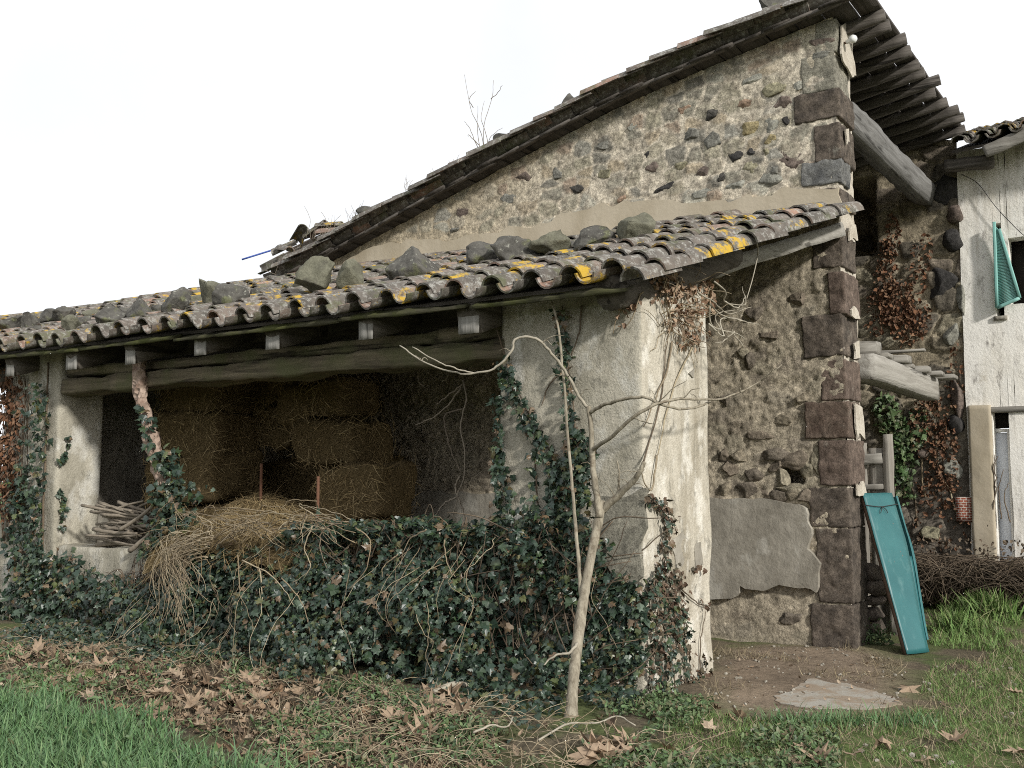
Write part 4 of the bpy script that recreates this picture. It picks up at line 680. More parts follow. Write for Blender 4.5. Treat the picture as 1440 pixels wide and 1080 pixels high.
dep = bulge(X, Zv)*(1-.55*RNG.uniform(0, 1, len(X))**2)+RNG.normal(0, .025, len(X)); Pv = np.c_[X, YF-dep, Zv+gz(X, YF-dep)*.6]; nr = np.c_[.35*RNG.normal(0, 1, len(X)), -np.ones(len(X)), .35+.9*(Zv/ivy_top(X))**3]
mb = MB(); scat_ivy(mb, Pv, facing(len(X), nr, .5), RNG.uniform(.016, .042, len(X))+.045*RNG.uniform(0, 1, len(X))**3)
X = RNG.uniform(-7.5, -4.1, 2600); Yt = RNG.uniform(6.0, 6.62, 2600); Zt = ivy_top(X)-.10*((Yt-6.1)/.5)**2+RNG.normal(0, .03, 2600); scatter(mb, IVY, np.c_[X, Yt, Zt], facing(2600, np.tile([0, -.35, 1.], (2600, 1)), .4), RNG.uniform(.035, .07, 2600), 0, .3)
n = 6000; X = RNG.uniform(-8.3, -3.35, n); Zv = RNG.uniform(0, .98, n)*ivy_top(X); k = (fbm(X*2.3, Zv*2.8, 0, 57, 3) > -.33) | (X > -4.9); X, Zv = X[k], Zv[k]; n = len(X); scatter(mb, IVY, np.c_[X, YF-RNG.uniform(.01, .12, n), Zv], facing(n, np.tile([0, -1., .3], (n, 1)), .5), RNG.uniform(.04, .07, n), 0, .3)
for k in range(46):                                                 # tufts that break the outline
    x0 = RNG.uniform(-7.2, -3.2); n = int(RNG.integers(10, 34)); z0 = float(ivy_top(x0)); Q = np.array([x0, YF-RNG.uniform(.02, .25), z0*RNG.uniform(.55, 1.02)])+RNG.normal(0, .05, (n, 3))*[1.2, 1., 1.]; scatter(mb, IVY, Q, facing(n, np.tile([0, -.8, .6], (n, 1)), .6), RNG.uniform(.035, .065, n), 0, .3)
n = 5200; X = RNG.uniform(-8.9, -2.9, n); Yg_ = YF-.25-np.abs(RNG.normal(0, .42, n)); k = (fbm(X*2, Yg_*2.4, 0, 88, 3) > -.08) & (Yg_ > 4.6); X, Yg_ = X[k], Yg_[k]; n = len(X)   # runners thinning out over the ground
scat_ivy(mb, np.c_[X, Yg_, gz(X, Yg_)+RNG.uniform(0, .10, n)*sst(4.6, 5.8, Yg_)+.01], facing(n, np.tile([0, -.4, 1.], (n, 1)), .5), RNG.uniform(.022, .055, n))
mb.build('ivy_leaves', M['ivy_leaf'], ivy, smooth=False)
mb = MB()
for i in range(34):
    x = RNG.uniform(-8.0, -3.2); zt = ivy_top(x)*RNG.uniform(.45, 1.02); ln = RNG.uniform(.25, .8); x2 = x+RNG.normal(.22, .25); pts = []
    for t in np.linspace(0, 1, 5): z = max(.02, zt-ln*t); xx = x+(x2-x)*t+RNG.normal(0, .02); pts.append((xx, YF-float(bulge(np.array(xx), np.array(z)))-.05-.07*math.sin(t*2.6), z))
    twig(mb, pts, .003, .0016, 14, 4, 0, .022)
for pl in [[(500, 742), (520, 760), (515, 800), (490, 830)], [(395, 812), (420, 840), (432, 870), (440, 920)], [(335, 780), (337, 830), (345, 880), (352, 920)], [(340, 788), (375, 805), (400, 830), (412, 850)], [(365, 800), (372, 850), (390, 900), (388, 925)], [(440, 740), (428, 770), (436, 800), (410, 820)], [(480, 735), (455, 745), (450, 770), (460, 800)], [(600, 745), (575, 760), (560, 800)], [(560, 780), (540, 795), (537, 812)], [(625, 760), (628, 790), (640, 812)]]:
    twig(mb, [PY(u, v, YF-.50) for u, v in pl], .006, .003, 20, 4, 0, .01)
mb.build('ivy_stems', M['dry_stem'], ivy)
mb = MB()
for i in range(520):                                                 # dark stems added behind the leaves so the gaps look shaded
    x = RNG.uniform(-8.2, -3.3); z = RNG.uniform(.0, .85)*float(ivy_top(x)); a = RNG.normal(1.4, .8); L_ = RNG.uniform(.25, .7); y = YF-RNG.uniform(.005, .16); d = np.array([math.cos(a), RNG.normal(0, .15), abs(math.sin(a))])*L_
    twig(mb, [(x, y, z), np.array([x, y-.02, z])+d*.5+[RNG.normal(0, .05), 0, 0], np.array([x, y, min(z+d[2], float(ivy_top(x)))])+d*[1, 1, 0]], .006, .003, 9, 4, 0, .015)
mb.build('shade_stems', M['dark_stem'], ivy)
tv = empty('pier_ivy', (-3.6, 6.2, 0), 'ivy climbing in three strands up the front of the corner pier', 'ivy')
mb = MB(); bl = path_blobs([(712, 512), (724, 545), (745, 585), (765, 620), (782, 655), (796, 690), (790, 735)], 13, 330)+path_blobs([(706, 560), (705, 620), (706, 660), (710, 720), (712, 760)], 9, 170)+path_blobs([(792, 440), (797, 490), (802, 540), (808, 600), (812, 650), (815, 700)], 9, 200)+path_blobs([(752, 640), (755, 690), (760, 730)], 4, 40)+[(805, 690, 34, 45, 240), (780, 760, 60, 45, 420), (820, 640, 22, 40, 120), (700, 770, 40, 45, 250), (815, 780, 40, 50, 300), (715, 700, 14, 45, 70), (870, 870, 45, 60, 420), (880, 830, 26, 20, 110), (850, 935, 50, 60, 460), (892, 900, 24, 50, 150), (845, 850, 22, 60, 160)]
put(mb, IVY, bl, YF, (0, -1, 0), .035, .062); mb.build('ivy_leaves', M['ivy_leaf'], tv, smooth=False)
mb = MB()
for pl in [[(712, 505), (690, 440)], [(796, 740), (782, 655), (745, 585), (712, 512)], [(815, 760), (808, 600), (797, 490), (790, 430)], [(752, 640), (756, 700), (760, 740)], [(812, 600), (795, 640), (780, 650), (765, 640)], [(792, 520), (770, 545), (762, 570)], [(818, 430), (814, 470), (803, 500)]]:
    twig(mb, [PY(u, v, YF-.02) for u, v in pl], .007, .004, 20, 5, 0, .008)
mb.build('ivy_stems', M['dark_stem'], tv)
rv = empty('corner_ivy', (-3.0, 6.6, 0), 'half dead ivy creeping round onto the sunlit side of the pier', 'ivy')
mb = MB(); put(mb, IVY, path_blobs([(906, 700), (925, 708), (938, 730), (935, 760), (928, 790), (930, 820), (945, 850), (958, 880)], 8, 190)+[(925, 840, 20, 40, 110), (945, 830, 16, 40, 70), (920, 930, 14, 50, 80), (962, 940, 9, 40, 45), (985, 945, 6, 25, 24), (950, 895, 12, 30, 40), (975, 800, 10, 6, 8), (985, 850, 10, 8, 8)], XA, (1, 0, 0), .028, .05, 0, .01, .06, .6, 'X'); put(mb, IVY, path_blobs([(908, 705), (932, 730), (928, 790), (940, 850), (955, 890)], 9, 80)+[(918, 850, 18, 60, 120), (925, 940, 18, 40, 90), (945, 900, 16, 50, 70), (975, 960, 14, 14, 30)], XA, (1, 0, 0), .03, .055, 1, .01, .08, .6, 'X'); mb.build('ivy_leaves', [M['ivy_leaf_dry'], M['ivy_leaf']], rv, smooth=False)
mb = MB()
for pl in [[(915, 970), (925, 860), (936, 770), (930, 715), (905, 700)], [(965, 975), (960, 900), (945, 850), (930, 820)], [(985, 965), (985, 910), (992, 860)], [(935, 800), (960, 830), (985, 850), (1000, 852)], [(950, 970), (940, 900), (925, 860)], [(905, 650), (930, 560), (935, 500), (940, 470)]]: twig(mb, [PX(u, v, XA+.015) for u, v in pl], .006, .003, 22, 5, 0, .01)
mb.build('ivy_stems', M['dark_stem'], rv)
# dead creeper under the verge on the pier
dv = empty('dead_creeper', (-3.0, 6.6, 2.2), 'tangle of dead tan creeper leaves under the verge on top of the pier', 'creeper')
mb = MB(); T = (OVAL[0]*[1.4, 1, 3], OVAL[1]); put(mb, T, [(955, 398, 44, 14, 190), (965, 422, 36, 22, 130), (955, 452, 26, 26, 80), (968, 472, 20, 20, 46), (945, 385, 35, 12, 100), (925, 410, 18, 18, 40)], XA, (1, 0, 0), .025, .055, 0, .005, .07, .8, 'X'); put(mb, T, [(893, 415, 12, 22, 40), (880, 440, 10, 25, 16)], YF, (0, -1, 0), .03, .05, 0, .01, .08); mb.build('dead_leaves', M['creeper_leaf_tan'], dv, smooth=False)
mb = MB()
for i in range(42):
    u, v = random.uniform(925, 985), random.uniform(385, 470); p = PX(u, v, XA+.03); pts = [p]; d = np.array([.1, random.uniform(-.6, .6), random.uniform(-.7, .3)])
    for k in range(4): d = d+RNG.normal(0, .45, 3); p = p+d/np.linalg.norm(d)*.09; pts.append([max(p[0], XA+.02), p[1], p[2]])
    twig(mb, pts, .004, .002, 14, 4)
for pl in [[(985, 470), (968, 500), (950, 540), (935, 590), (925, 640)], [(945, 480), (938, 520), (922, 560), (905, 600)], [(925, 640), (915, 690), (900, 660)]]: twig(mb, [PX(u, v, XA+.02) for u, v in pl], .008, .004, 18, 5, 0, .01)
for pl in [[(905, 410), (885, 425), (868, 445), (862, 470)], [(900, 415), (890, 445), (880, 460)]]: twig(mb, [PY(u, v, YF-.05) for u, v in pl], .006, .003, 14, 5)
mb.build('creeper_stems', M['dry_stem'], dv)
# pale bare twigs sticking out beside it
bt = empty('bare_creeper_twigs', (-2.9, 7.2, 2.3), 'pale bare creeper twigs sticking out right of the pier top', 'creeper'); mb = MB()
for pl in [[(1000, 400), (1010, 415), (1022, 428), (1040, 423), (1058, 410)], [(985, 420), (1002, 430), (1030, 436), (1058, 432)], [(1000, 430), (1018, 445), (1036, 446), (1055, 452)], [(1003, 440), (1012, 455), (1030, 465), (1048, 470)], [(1022, 428), (1035, 432), (1046, 420)], [(1000, 470), (1008, 452), (1022, 440), (1040, 428)], [(1036, 446), (1042, 458), (1040, 480), (1042, 492)], [(1030, 465), (1024, 480), (1016, 490)], [(1005, 460), (1015, 470), (1020, 455), (1040, 452), (1050, 456)], [(1044, 470), (1046, 485), (1040, 470)]]: twig(mb, [PX(u, v, XA+.35)+RNG.normal(0, .03, 3) for u, v in pl], .006, .003, 20, 5, 0, .008)
twig(mb, [PX(u, v, XA+.35) for u, v in [(1058, 330), (1066, 350), (1060, 385), (1050, 420)]], .006, .004, 16, 5); mb.build('twigs', M['pale_twig'], bt)
# left pier
lv = empty('end_pier_ivy', (-9.6, 6.15, 0), 'ivy strand climbing the left end pier of the shed', 'ivy'); mb = MB()
put(mb, IVY, path_blobs([(62, 545), (66, 590), (64, 640), (62, 690), (58, 740), (60, 790)], 8, 280)+path_blobs([(42, 580), (46, 640), (40, 690)], 4, 50)+[(40, 740, 22, 50, 170), (55, 800, 40, 40, 280), (35, 700, 14, 50, 70), (90, 820, 60, 40, 420), (45, 850, 50, 30, 300), (140, 850, 60, 35, 360), (170, 820, 40, 14, 60), (195, 850, 30, 40, 160), (110, 785, 12, 18, 20)], YF-.03, (0, -1, 0), .045, .075, 0, .01, .16); put(mb, IVY, path_blobs([(94, 615), (90, 640), (82, 648)], 3, 22)+path_blobs([(82, 690), (86, 710), (84, 740)], 4, 30), -9.36, (1, 0, 0), .04, .06, 0, .01, .05, .5, 'X'); mb.build('ivy_leaves', M['ivy_leaf'], lv, smooth=False)
mb = MB(); twig(mb, [PY(u, v, YF-.02) for u, v in [(62, 840), (60, 740), (64, 640), (66, 560), (68, 510)]], .014, .008, 30, 6, 0, .01); mb.build('ivy_stems', M['dark_stem'], lv)
rc = tag(empty('red_brown_creeper', (-10.1, 6.15, .6)), 'dry red brown creeper covering the far left edge of the end pier', 'creeper'); mb = MB(); put(mb, (OVAL[0]*[1.5, 1, 2], OVAL[1]), [(16, 600, 18, 60, 260), (14, 670, 16, 60, 260), (28, 560, 14, 40, 80), (26, 690, 12, 40, 70), (10, 540, 10, 30, 60)], YF, (0, -1, 0), .035, .07, 0, .01, .08); mb.build('dry_leaves', M['creeper_leaf_red'], rc, smooth=False)
mb = MB()
for i in range(14): u = random.uniform(2, 38); twig(mb, [PY(u+random.uniform(-6, 6), v, YF-.03) for v in (760, 700, 640, 580, 530)], .007, .004, 16, 4, 0, .02)
mb.build('creeper_stems', M['dark_stem'], rc)
# creeper and moss on the far stone wall
fc = empty('wall_creeper', (-2.6, 12.5, 1), 'rust coloured dry creeper hanging on the bare stone end of the farmhouse', 'creeper'); mb = MB()
put(mb, (OVAL[0]*[1.5, 1, 2], OVAL[1]), [(1248, 390, 14, 60, 300), (1262, 430, 24, 40, 300), (1278, 455, 26, 30, 220), (1258, 330, 10, 34, 70), (1300, 450, 14, 24, 60), (1298, 360, 16, 34, 60), (1290, 400, 14, 40, 60), (1235, 440, 16, 34, 130), (1310, 600, 28, 50, 260), (1330, 640, 20, 50, 170), (1320, 685, 30, 30, 150), (1300, 560, 16, 40, 60), (1345, 530, 12, 50, 40), (1325, 740, 40, 40, 70)], YH, (0, -1, 0), .028, .06, 0, .01, .10, .8); mb.build('dry_leaves', M['creeper_leaf_red'], fc, smooth=False); mb = MB()
for pl in [[(1262, 740), (1258, 680), (1250, 620), (1258, 560)], [(1290, 740), (1284, 690), (1270, 660), (1262, 600)], [(1345, 720), (1335, 690), (1320, 660), (1316, 600)], [(1300, 700), (1296, 640), (1300, 580)], [(1275, 700), (1262, 660), (1240, 650)]]: twig(mb, [PY(u, v, YH-.03) for u, v in pl], .012, .006, 20, 5, 0, .02)
mb.build('creeper_stems', M['dry_stem'], fc)
gv = empty('shaded_ivy', (-3.0, 12.5, 1), 'green ivy in the shade under the loft beam on the far wall', 'ivy'); mb = MB(); put(mb, IVY, [(1262, 620, 14, 50, 170), (1275, 640, 16, 40, 140), (1250, 580, 20, 30, 90), (1290, 600, 14, 30, 60), (1268, 690, 20, 20, 40)], YH, (0, -1, 0), .05, .08, 0, .01, .1); mb.build('ivy_leaves', M['weed_leaf'], gv, smooth=False)
# brambles along the foot of the farmhouse
br = empty('dry_brambles', (-1.7, 12.3, 0), 'brown leafless bramble bank along the foot of the farmhouse wall', 'brambles'); mb = MB()
for i in range(1300):
    x = RNG.uniform(-2.9, .2); y = RNG.uniform(11.9, 12.5); z = .05; d = np.array([RNG.normal(0, .7), -.15, 1.]); p = np.array([x, y, z]); pts = [p]; hh = RNG.uniform(.5, 1.25)
    for k in range(5): p = p+d*hh/5; d = d+np.array([RNG.normal(0, .35), RNG.normal(0, .1), -.28-.1*k]); pts.append(p)
    twig(mb, pts, .006, .003, 12, 4)
mb.build('bramble_canes', M['dark_stem'], br); mb = MB(); n = 1700; X = RNG.uniform(-2.9, .3, n); Y = 12.5-np.abs(RNG.normal(.05, .25, n)); Z = RNG.uniform(.03, .78, n)**1.3; scatter(mb, (OVAL[0]*[1.4, 1, 2], OVAL[1]), np.c_[X, Y, Z], rots(n, 1.5), RNG.uniform(.025, .05, n), 0, .3); mb.build('bramble_leaves', M['dark_stem'], br, smooth=False)
mb = MB()
for pl in [[(1395, 720), (1400, 680), (1398, 640)], [(1408, 730), (1405, 690), (1412, 660)], [(1390, 740), (1398, 700), (1396, 660), (1404, 640)], [(1420, 735), (1412, 700), (1418, 680)]]: twig(mb, [PY(u, v, YH-.08) for u, v in pl], .008, .004, 16, 5, 0, .02)
mb.build('door_vine_stems', M['dark_stem'], br)
# ------------------------------------------------------------------ sapling before the pier
sp_ = empty('sapling', PZ(803, 1005), 'bare sapling with a pale trunk leaning in front of the corner pier', 'sapling'); base = PZ(803, 1005); mb = MB()
def S(u, v, Y): return PY(u, v, Y)
trunk = [base-[0, 0, .05], S(806, 960, 5.48), S(815, 880, 5.62), S(826, 810, 5.76), S(840, 740, 5.9), S(848, 705, 5.96)]
P = smooth_path(trunk, 40); R = (1+.10*vn(np.arange(40)*.8, 5))*np.interp(np.linspace(0, 1, 40), [0, .1, .5, 1], [.042, .034, .030, .026])*(1+.10*np.exp(-((np.linspace(0, 1, 40)[:, None]-np.array([[.22, .42, .66, .82]]))/.015)**2).sum(1)); tube(mb, P, R, 12, 0, .06); mb.build('trunk', M['bark'], sp_)
BRS = [([(843, 728, 5.9), (838, 690, 5.95), (834, 655, 5.98), (831, 600, 6.0), (828, 572, 6.0)], .024, .014, 'bark'), ([(828, 575, 6.0), (815, 558, 5.98), (800, 530, 5.9), (780, 503, 5.8), (762, 482, 5.7), (745, 474, 5.65), (725, 477, 5.6), (719, 495, 5.58), (697, 517, 5.55), (668, 525, 5.52), (630, 522, 5.5), (593, 507, 5.5), (562, 486, 5.5)], .011, .005, 'pale_twig'), ([(668, 525, 5.52), (640, 518, 5.48), (612, 507, 5.45), (580, 488, 5.42)], .006, .004, 'pale_twig'), ([(830, 580, 6.0), (848, 570, 5.95), (880, 561, 5.9), (907, 559, 5.9), (932, 570, 5.95), (960, 575, 6.1), (985, 571, 6.3), (1003, 562, 6.5)], .012, .007, 'bark'), ([(834, 632, 5.98), (860, 614, 5.9), (890, 587, 5.85), (925, 568, 5.9), (960, 561, 6.1), (1003, 562, 6.4), (1040, 552, 6.7), (1070, 535, 6.9), (1100, 513, 7.1)], .013, .004, 'bark'), ([(846, 718, 5.95), (866, 700, 5.95), (885, 682, 5.93), (900, 665, 5.9), (905, 650, 5.9)], .026, .013, 'bark'), ([(868, 695, 5.95), (871, 670, 5.93), (868, 648, 5.92)], .008, .005, 'bark'), ([(890, 587, 5.85), (905, 593, 5.85), (918, 596, 5.85)], .006, .003, 'bark'), ([(812, 905, 5.55), (800, 918, 5.45), (780, 922, 5.4), (765, 935, 5.35)], .01, .004, 'pale_twig')]
for pl, r0, r1, m in BRS: mb = MB(); twig(mb, [S(*q) for q in pl], r0, r1, len(pl)*6, 6, 0, .008); mb.build('branch', M[m], sp_)
for k in range(26):                                                  # fine side twigs
    pl, r0, r1, m = BRS[random.choice([0, 1, 1, 3, 4, 4, 5])]; i = random.randrange(1, len(pl)-1); p = PY(*pl[i]); d = np.array([random.uniform(-1, 1), random.uniform(-.6, .3), random.uniform(-.2, 1.)]); L_ = random.uniform(.08, .28)
    mb = MB(); twig(mb, [p, p+d*L_*.5+[0, 0, .02], p+d*L_], .004, .0015, 10, 4, 0, .008); mb.build('twig', M['bark'], sp_)
mb = MB(); twig(mb, [PY(773, 415, 6.05), PY(785, 460, 5.98), PY(793, 540, 5.92), PY(800, 627, 5.86), PY(807, 710, 5.8), PY(814, 790, 5.75), PY(818, 850, 5.7)], .007, .014, 40, 6, 0, .006); tag(mb.build('thin_pole', M['bark']), 'thin straight bare stem standing just left of the sapling', 'stem')
# creepers dangling in the dark opening
mb = MB()
for pl in [[(651, 535), (655, 565), (648, 597), (653, 635), (652, 670), (643, 700), (633, 745), (630, 770)], [(651, 575), (627, 583), (626, 604), (635, 635), (648, 665)], [(648, 545), (630, 570), (608, 588), (584, 598)], [(652, 540), (625, 560), (614, 570)], [(642, 700), (625, 708), (612, 726)], [(646, 670), (640, 690), (652, 720), (655, 750)], [(590, 515), (588, 535), (598, 545)], [(630, 515), (630, 530), (622, 537)]]: twig(mb, [PY(u, v, 6.68) for u, v in pl], .008, .004, 30, 5, 0, .012)
tag(mb.build('hanging_vine', M['stick_wood']), 'bare thin vine dangling inside the dark shed opening beside the pier', 'vine')
# ivy wound prop in the left of the opening
pt = empty('leaning_prop', PY(240, 770, 6.25), 'crooked old vine trunk with flaking bark propping up the lintel', 'vine'); mb = MB(); P = smooth_path([PY(197, 500, 6.18), PY(198, 545, 6.18), PY(206, 590, 6.2), PY(216, 630, 6.2), PY(228, 675, 6.22), PY(232, 720, 6.24), PY(236, 775, 6.26)], 50); tube(mb, P, np.linspace(.055, .062, 50)*(1+.3*vn(np.linspace(0, 14, 50), 3)), 12, 0, .5); mb.build('vine_trunk', M['flaky'], pt)
pi = empty('prop_ivy', PY(240, 770, 6.1), 'ivy bush climbing the crooked vine trunk beside the firewood', 'ivy'); mb = MB(); put(mb, IVY, path_blobs([(203, 575), (212, 605), (222, 640)], 4, 40)+[(238, 645, 12, 16, 50), (232, 700, 18, 24, 100), (250, 730, 26, 26, 150), (228, 740, 18, 30, 110), (255, 690, 18, 18, 36), (280, 690, 20, 16, 16), (240, 665, 14, 20, 36), (215, 770, 14, 14, 50)], 6.14, (0, -1, 0), .05, .085, 0, -.06, .10, .7); mb.build('ivy_leaves', M['ivy_leaf'], pi, smooth=False)
# ------------------------------------------------------------------ STRAW
def strawy(mb, P, nrm, n, mi=1, s0=.10, s1=.26, out=.03):
    T = (BL[0][0]*[.5, 1, 1], BL[0][1]); nrm = np.asarray(nrm, float); nrm = nrm/np.linalg.norm(nrm, axis=1)[:, None]; t = RNG.normal(0, 1, (n, 3)); t -= nrm*(np.sum(t*nrm, 1)*.88)[:, None]; t /= np.linalg.norm(t, axis=1)[:, None]; x = np.cross(t, nrm); x /= np.linalg.norm(x, axis=1)[:, None]+1e-9; R = np.stack([x, np.cross(t, x), t], 2); scatter(mb, T, P+nrm*RNG.uniform(-.02, out, n)[:, None], R, RNG.uniform(s0, s1, n), mi)
def bale(x0, x1, y0, y1, z0, z1, lab, rot=0., n=520, grp='straw bales stacked in the shed'):
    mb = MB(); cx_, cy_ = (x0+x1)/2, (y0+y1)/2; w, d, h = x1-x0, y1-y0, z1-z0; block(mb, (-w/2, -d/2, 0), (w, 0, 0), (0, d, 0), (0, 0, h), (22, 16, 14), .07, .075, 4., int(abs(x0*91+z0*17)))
    r = RNG; P = []; N_ = []
    for i in range(n):
        k = r.integers(0, 4); a, b = r.uniform(-.5, .5, 2)
        if k < 2: P.append((a*w, -d/2, (b+.5)*h)); N_.append((0, -1, 0))
        elif k == 2: P.append((w/2, a*d, (b+.5)*h)); N_.append((1, 0, 0))
        else: P.append((a*w, b*d, h)); N_.append((0, 0, 1))
    strawy(mb, np.array(P), np.array(N_), n, 1, .05, .22, .035); c, s = math.cos(rot), math.sin(rot); Rm = np.array([[c, -s, 0], [s, c, 0], [0, 0, 1]])
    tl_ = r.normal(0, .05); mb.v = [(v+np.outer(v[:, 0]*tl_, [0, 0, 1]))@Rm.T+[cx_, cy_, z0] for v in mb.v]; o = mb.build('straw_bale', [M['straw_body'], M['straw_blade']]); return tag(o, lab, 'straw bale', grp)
B = [(-6.90, -6.16, 7.22, 7.82, .98, 1.49, 'bright square straw bale at the right end of the stack', .05), (-7.00, -6.20, 7.27, 7.9, .49, .98, 'straw bale underneath the bright square one', .0), (-7.0, -6.2, 7.3, 7.9, .0, .49, 'bottom straw bale at the right end', .0), (-7.50, -6.66, 7.5, 8.1, 1.50, 1.93, 'shadowed bale sitting on the square right bale', -.08), (-7.72, -6.92, 7.55, 8.2, 1.95, 2.30, 'topmost bale tilting above the shadowed one', .1), (-8.72, -7.0, 8.25, 8.7, .75, 1.6, 'long bale at the back in the dark gap', 0.), (-8.72, -7.0, 8.25, 8.7, .0, .75, 'dark bale at the bottom of the back row', 0.), (-8.6, -7.75, 7.7, 8.3, 1.72, 2.15, 'dim bale in the middle of the second layer', .06), (-8.7, -7.6, 7.7, 8.3, 2.15, 2.5, 'dim bale close under the roof in the middle', -.05), (-9.15, -8.12, 7.1, 7.75, 0., .62, 'bottom bale of the left stack behind the firewood', 0.), (-9.1, -8.1, 7.1, 7.75, .62, 1.12, 'second bale of the left stack', .03), (-9.15, -8.08, 7.05, 7.75, 1.12, 1.60, 'third bale of the left stack behind the vine trunk', -.03), (-9.05, -8.15, 7.1, 7.75, 1.60, 2.05, 'fourth bale of the left stack', .04), (-9.1, -8.2, 7.15, 7.8, 2.05, 2.45, 'top bale of the left stack under the lintel', 0.), (-7.98, -7.05, 6.9, 7.6, 0., .5, 'low bale buried behind the loose straw', .1)]
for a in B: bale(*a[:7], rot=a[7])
# loose straw spilling over the sill
hx, hy = np.meshgrid(np.linspace(-7.75, -5.6, 90), np.linspace(6.0, 7.3, 46), indexing='ij'); 
def heap(x, y):
    a = np.exp(-((x+7.05)/.62)**2)*.30+np.exp(-((x+7.6)/.5)**2)*.42*np.exp(-((y-7.1)/.4)**2)+np.exp(-((x+6.2)/.5)**2)*.16; z = .72+a*.86+.06*fbm(x*4, y*4, 0, 91, 4); return z*1.0-.3*np.clip((6.12-y)/.14, 0, 1)**2
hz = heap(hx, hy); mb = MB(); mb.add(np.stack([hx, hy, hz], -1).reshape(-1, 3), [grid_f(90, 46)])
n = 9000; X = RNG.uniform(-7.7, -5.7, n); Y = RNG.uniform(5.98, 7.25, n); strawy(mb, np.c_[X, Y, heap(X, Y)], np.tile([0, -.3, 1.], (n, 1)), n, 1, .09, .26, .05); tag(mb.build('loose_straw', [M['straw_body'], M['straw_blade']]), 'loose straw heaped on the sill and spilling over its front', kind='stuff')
# dry stems hanging from the heap
mb = MB()
for i in range(70):
    u = RNG.uniform(220, 275); v = RNG.uniform(748, 790); L_ = RNG.uniform(30, 118); x = RNG.normal(0, 10); Yd = RNG.uniform(5.55, 5.75); u2 = 243+RNG.normal(0, 17)
    twig(mb, [PY(u+26, v-4, Yd+.06), PY(u+5, v+2, Yd+.02), PY((u+u2)/2-8, v+L_*.3, Yd), PY(u2, v+L_*.7, Yd), PY(u2+x, v+L_, Yd)], .0036, .002, 18, 4, 0, .02)
for i in range(60):
    u = RNG.uniform(235, 460); v = 742+RNG.normal(0, 12); twig(mb, [PY(u+RNG.uniform(-60, 60), v+RNG.uniform(-15, 22), 5.8+RNG.uniform(-.1, .2)), PY(u, v-12, 5.85), PY(u+RNG.uniform(-60, 60), v+RNG.uniform(-10, 25), 5.8)], .004, .002, 16, 4, 0, .02)
tag(mb.build('dry_creeper', M['dry_stem']), 'tangle of dry straw coloured creeper hanging down at the left end of the ivy', 'creeper')
# iron rods
for u, v0, v1, y, lab in [(446, 670, 760, 6.72, 'rusty iron rod standing upright right of the loose straw'), (366, 652, 730, 7.0, 'thin dark iron rod standing behind the loose straw')]:
    a, b = PY(u, v1, y), PY(u-1, v0, y); mb = MB(); zz = np.linspace(a[2]-.35, b[2], 60); tube(mb, np.c_[np.full(60, a[0]), np.full(60, y), zz], .013*(1+.18*(np.arange(60) % 2)), 7); tag(mb.build('iron_rod', M['rust']), lab, 'rod', 'iron rods in the straw')
# firewood sticks
r = np.random.default_rng(21)
for i in range(58):
    t = i/58; z = .75+.36*t+r.uniform(-.015, .015); xm = -8.42+r.uniform(-.14, .10); L_ = r.uniform(.5, .85)*(1-.15*t); a = r.normal(0, .14); y = 6.32+r.uniform(-.10, .16); rr = r.uniform(.010, .022); dz = r.normal(.02, .04)
    mb = MB(); twig(mb, [(xm-L_/2, y-a*L_/2+r.normal(0, .02), z+dz), (xm, y+r.normal(0, .015), z+r.normal(0, .012)), (xm+L_/2, y+a*L_/2, z-dz)], rr, rr*.75, 12, 7, 0, .01); tag(mb.build('firewood_stick', M['stick_wood']), 'bare grey stick in the firewood pile on the sill', 'stick', 'sticks in the firewood pile')
for a, b, rr, lab in [((182, 775), (226, 735), .024, 'thick stick slanting down across the front of the firewood pile'), ((168, 745), (215, 712), .02, 'slanting stick halfway up the front of the firewood pile')]:
    mb = MB(); twig(mb, [PY(*a, 6.14), PY((a[0]+b[0])/2, (a[1]+b[1])/2+2, 6.17), PY(*b, 6.2)], rr, rr*.8, 12, 8, 0, .006); tag(mb.build('firewood_stick', M['stick_wood']), lab, 'stick', 'sticks in the firewood pile')
# ------------------------------------------------------------------ teal panel leaning on the barn corner
BLc, TLc = np.array([-1.99, 8.71, .0]), np.array([-2.395, 9.08, 1.25]); e1 = np.array([.165, .33, 0]); e2 = TLc-BLc; nn = np.cross(e1, e2); nn /= np.linalg.norm(nn); nn = nn if nn[1] < 0 else -nn
pan = empty('metal_panel', BLc, 'long teal painted metal panel leaning against the barn corner', 'panel')
def taper(mb):
    for k, V in enumerate(mb.v):
        q = V-BLc; t = q@e2/np.dot(e2, e2); s_ = (q-np.outer(t, e2))@e1/np.dot(e1, e1); V -= np.outer(s_*(.34*(1-sst(0, .75, t))), e1)
    return mb
mb = MB(); block(mb, BLc, e1, e2, -nn*.008, (8, 30, 1), .003, .012, 2.4, 3); taper(mb).build('painted_face', M['teal'], pan)
mb = MB(); block(mb, BLc-nn*.045+e1*.02, e1*.12, e2*.995, nn*.034, (2, 20, 2), .004, .01, 4.); taper(mb).build('wooden_edge', M['brown_edge'], pan)
mb = MB(); block(mb, BLc+e1*1.0-nn*.03, e1*.10, e2*.58, nn*.02, (1, 20, 2), .002, .006, 3.); taper(mb).build('folded_edge', M['teal'], pan)
mb = MB(); block(mb, BLc+e1*.98-nn*.075+e2*.5, e1*.12, e2*.49, nn*.012, (1, 20, 2), .002, .004, 3.); taper(mb).build('slot_shade', M['opening_shade'], pan)  # near-black plate painting the shade in the gap beside the fold
mb = MB(); block(mb, BLc+e1*1.11-nn*.05+e2*.07, e1*.075, e2*.91, nn*.045, (1, 20, 2), .002, .012, 3.); taper(mb).build('side_flange', M['teal'], pan, smooth=False)
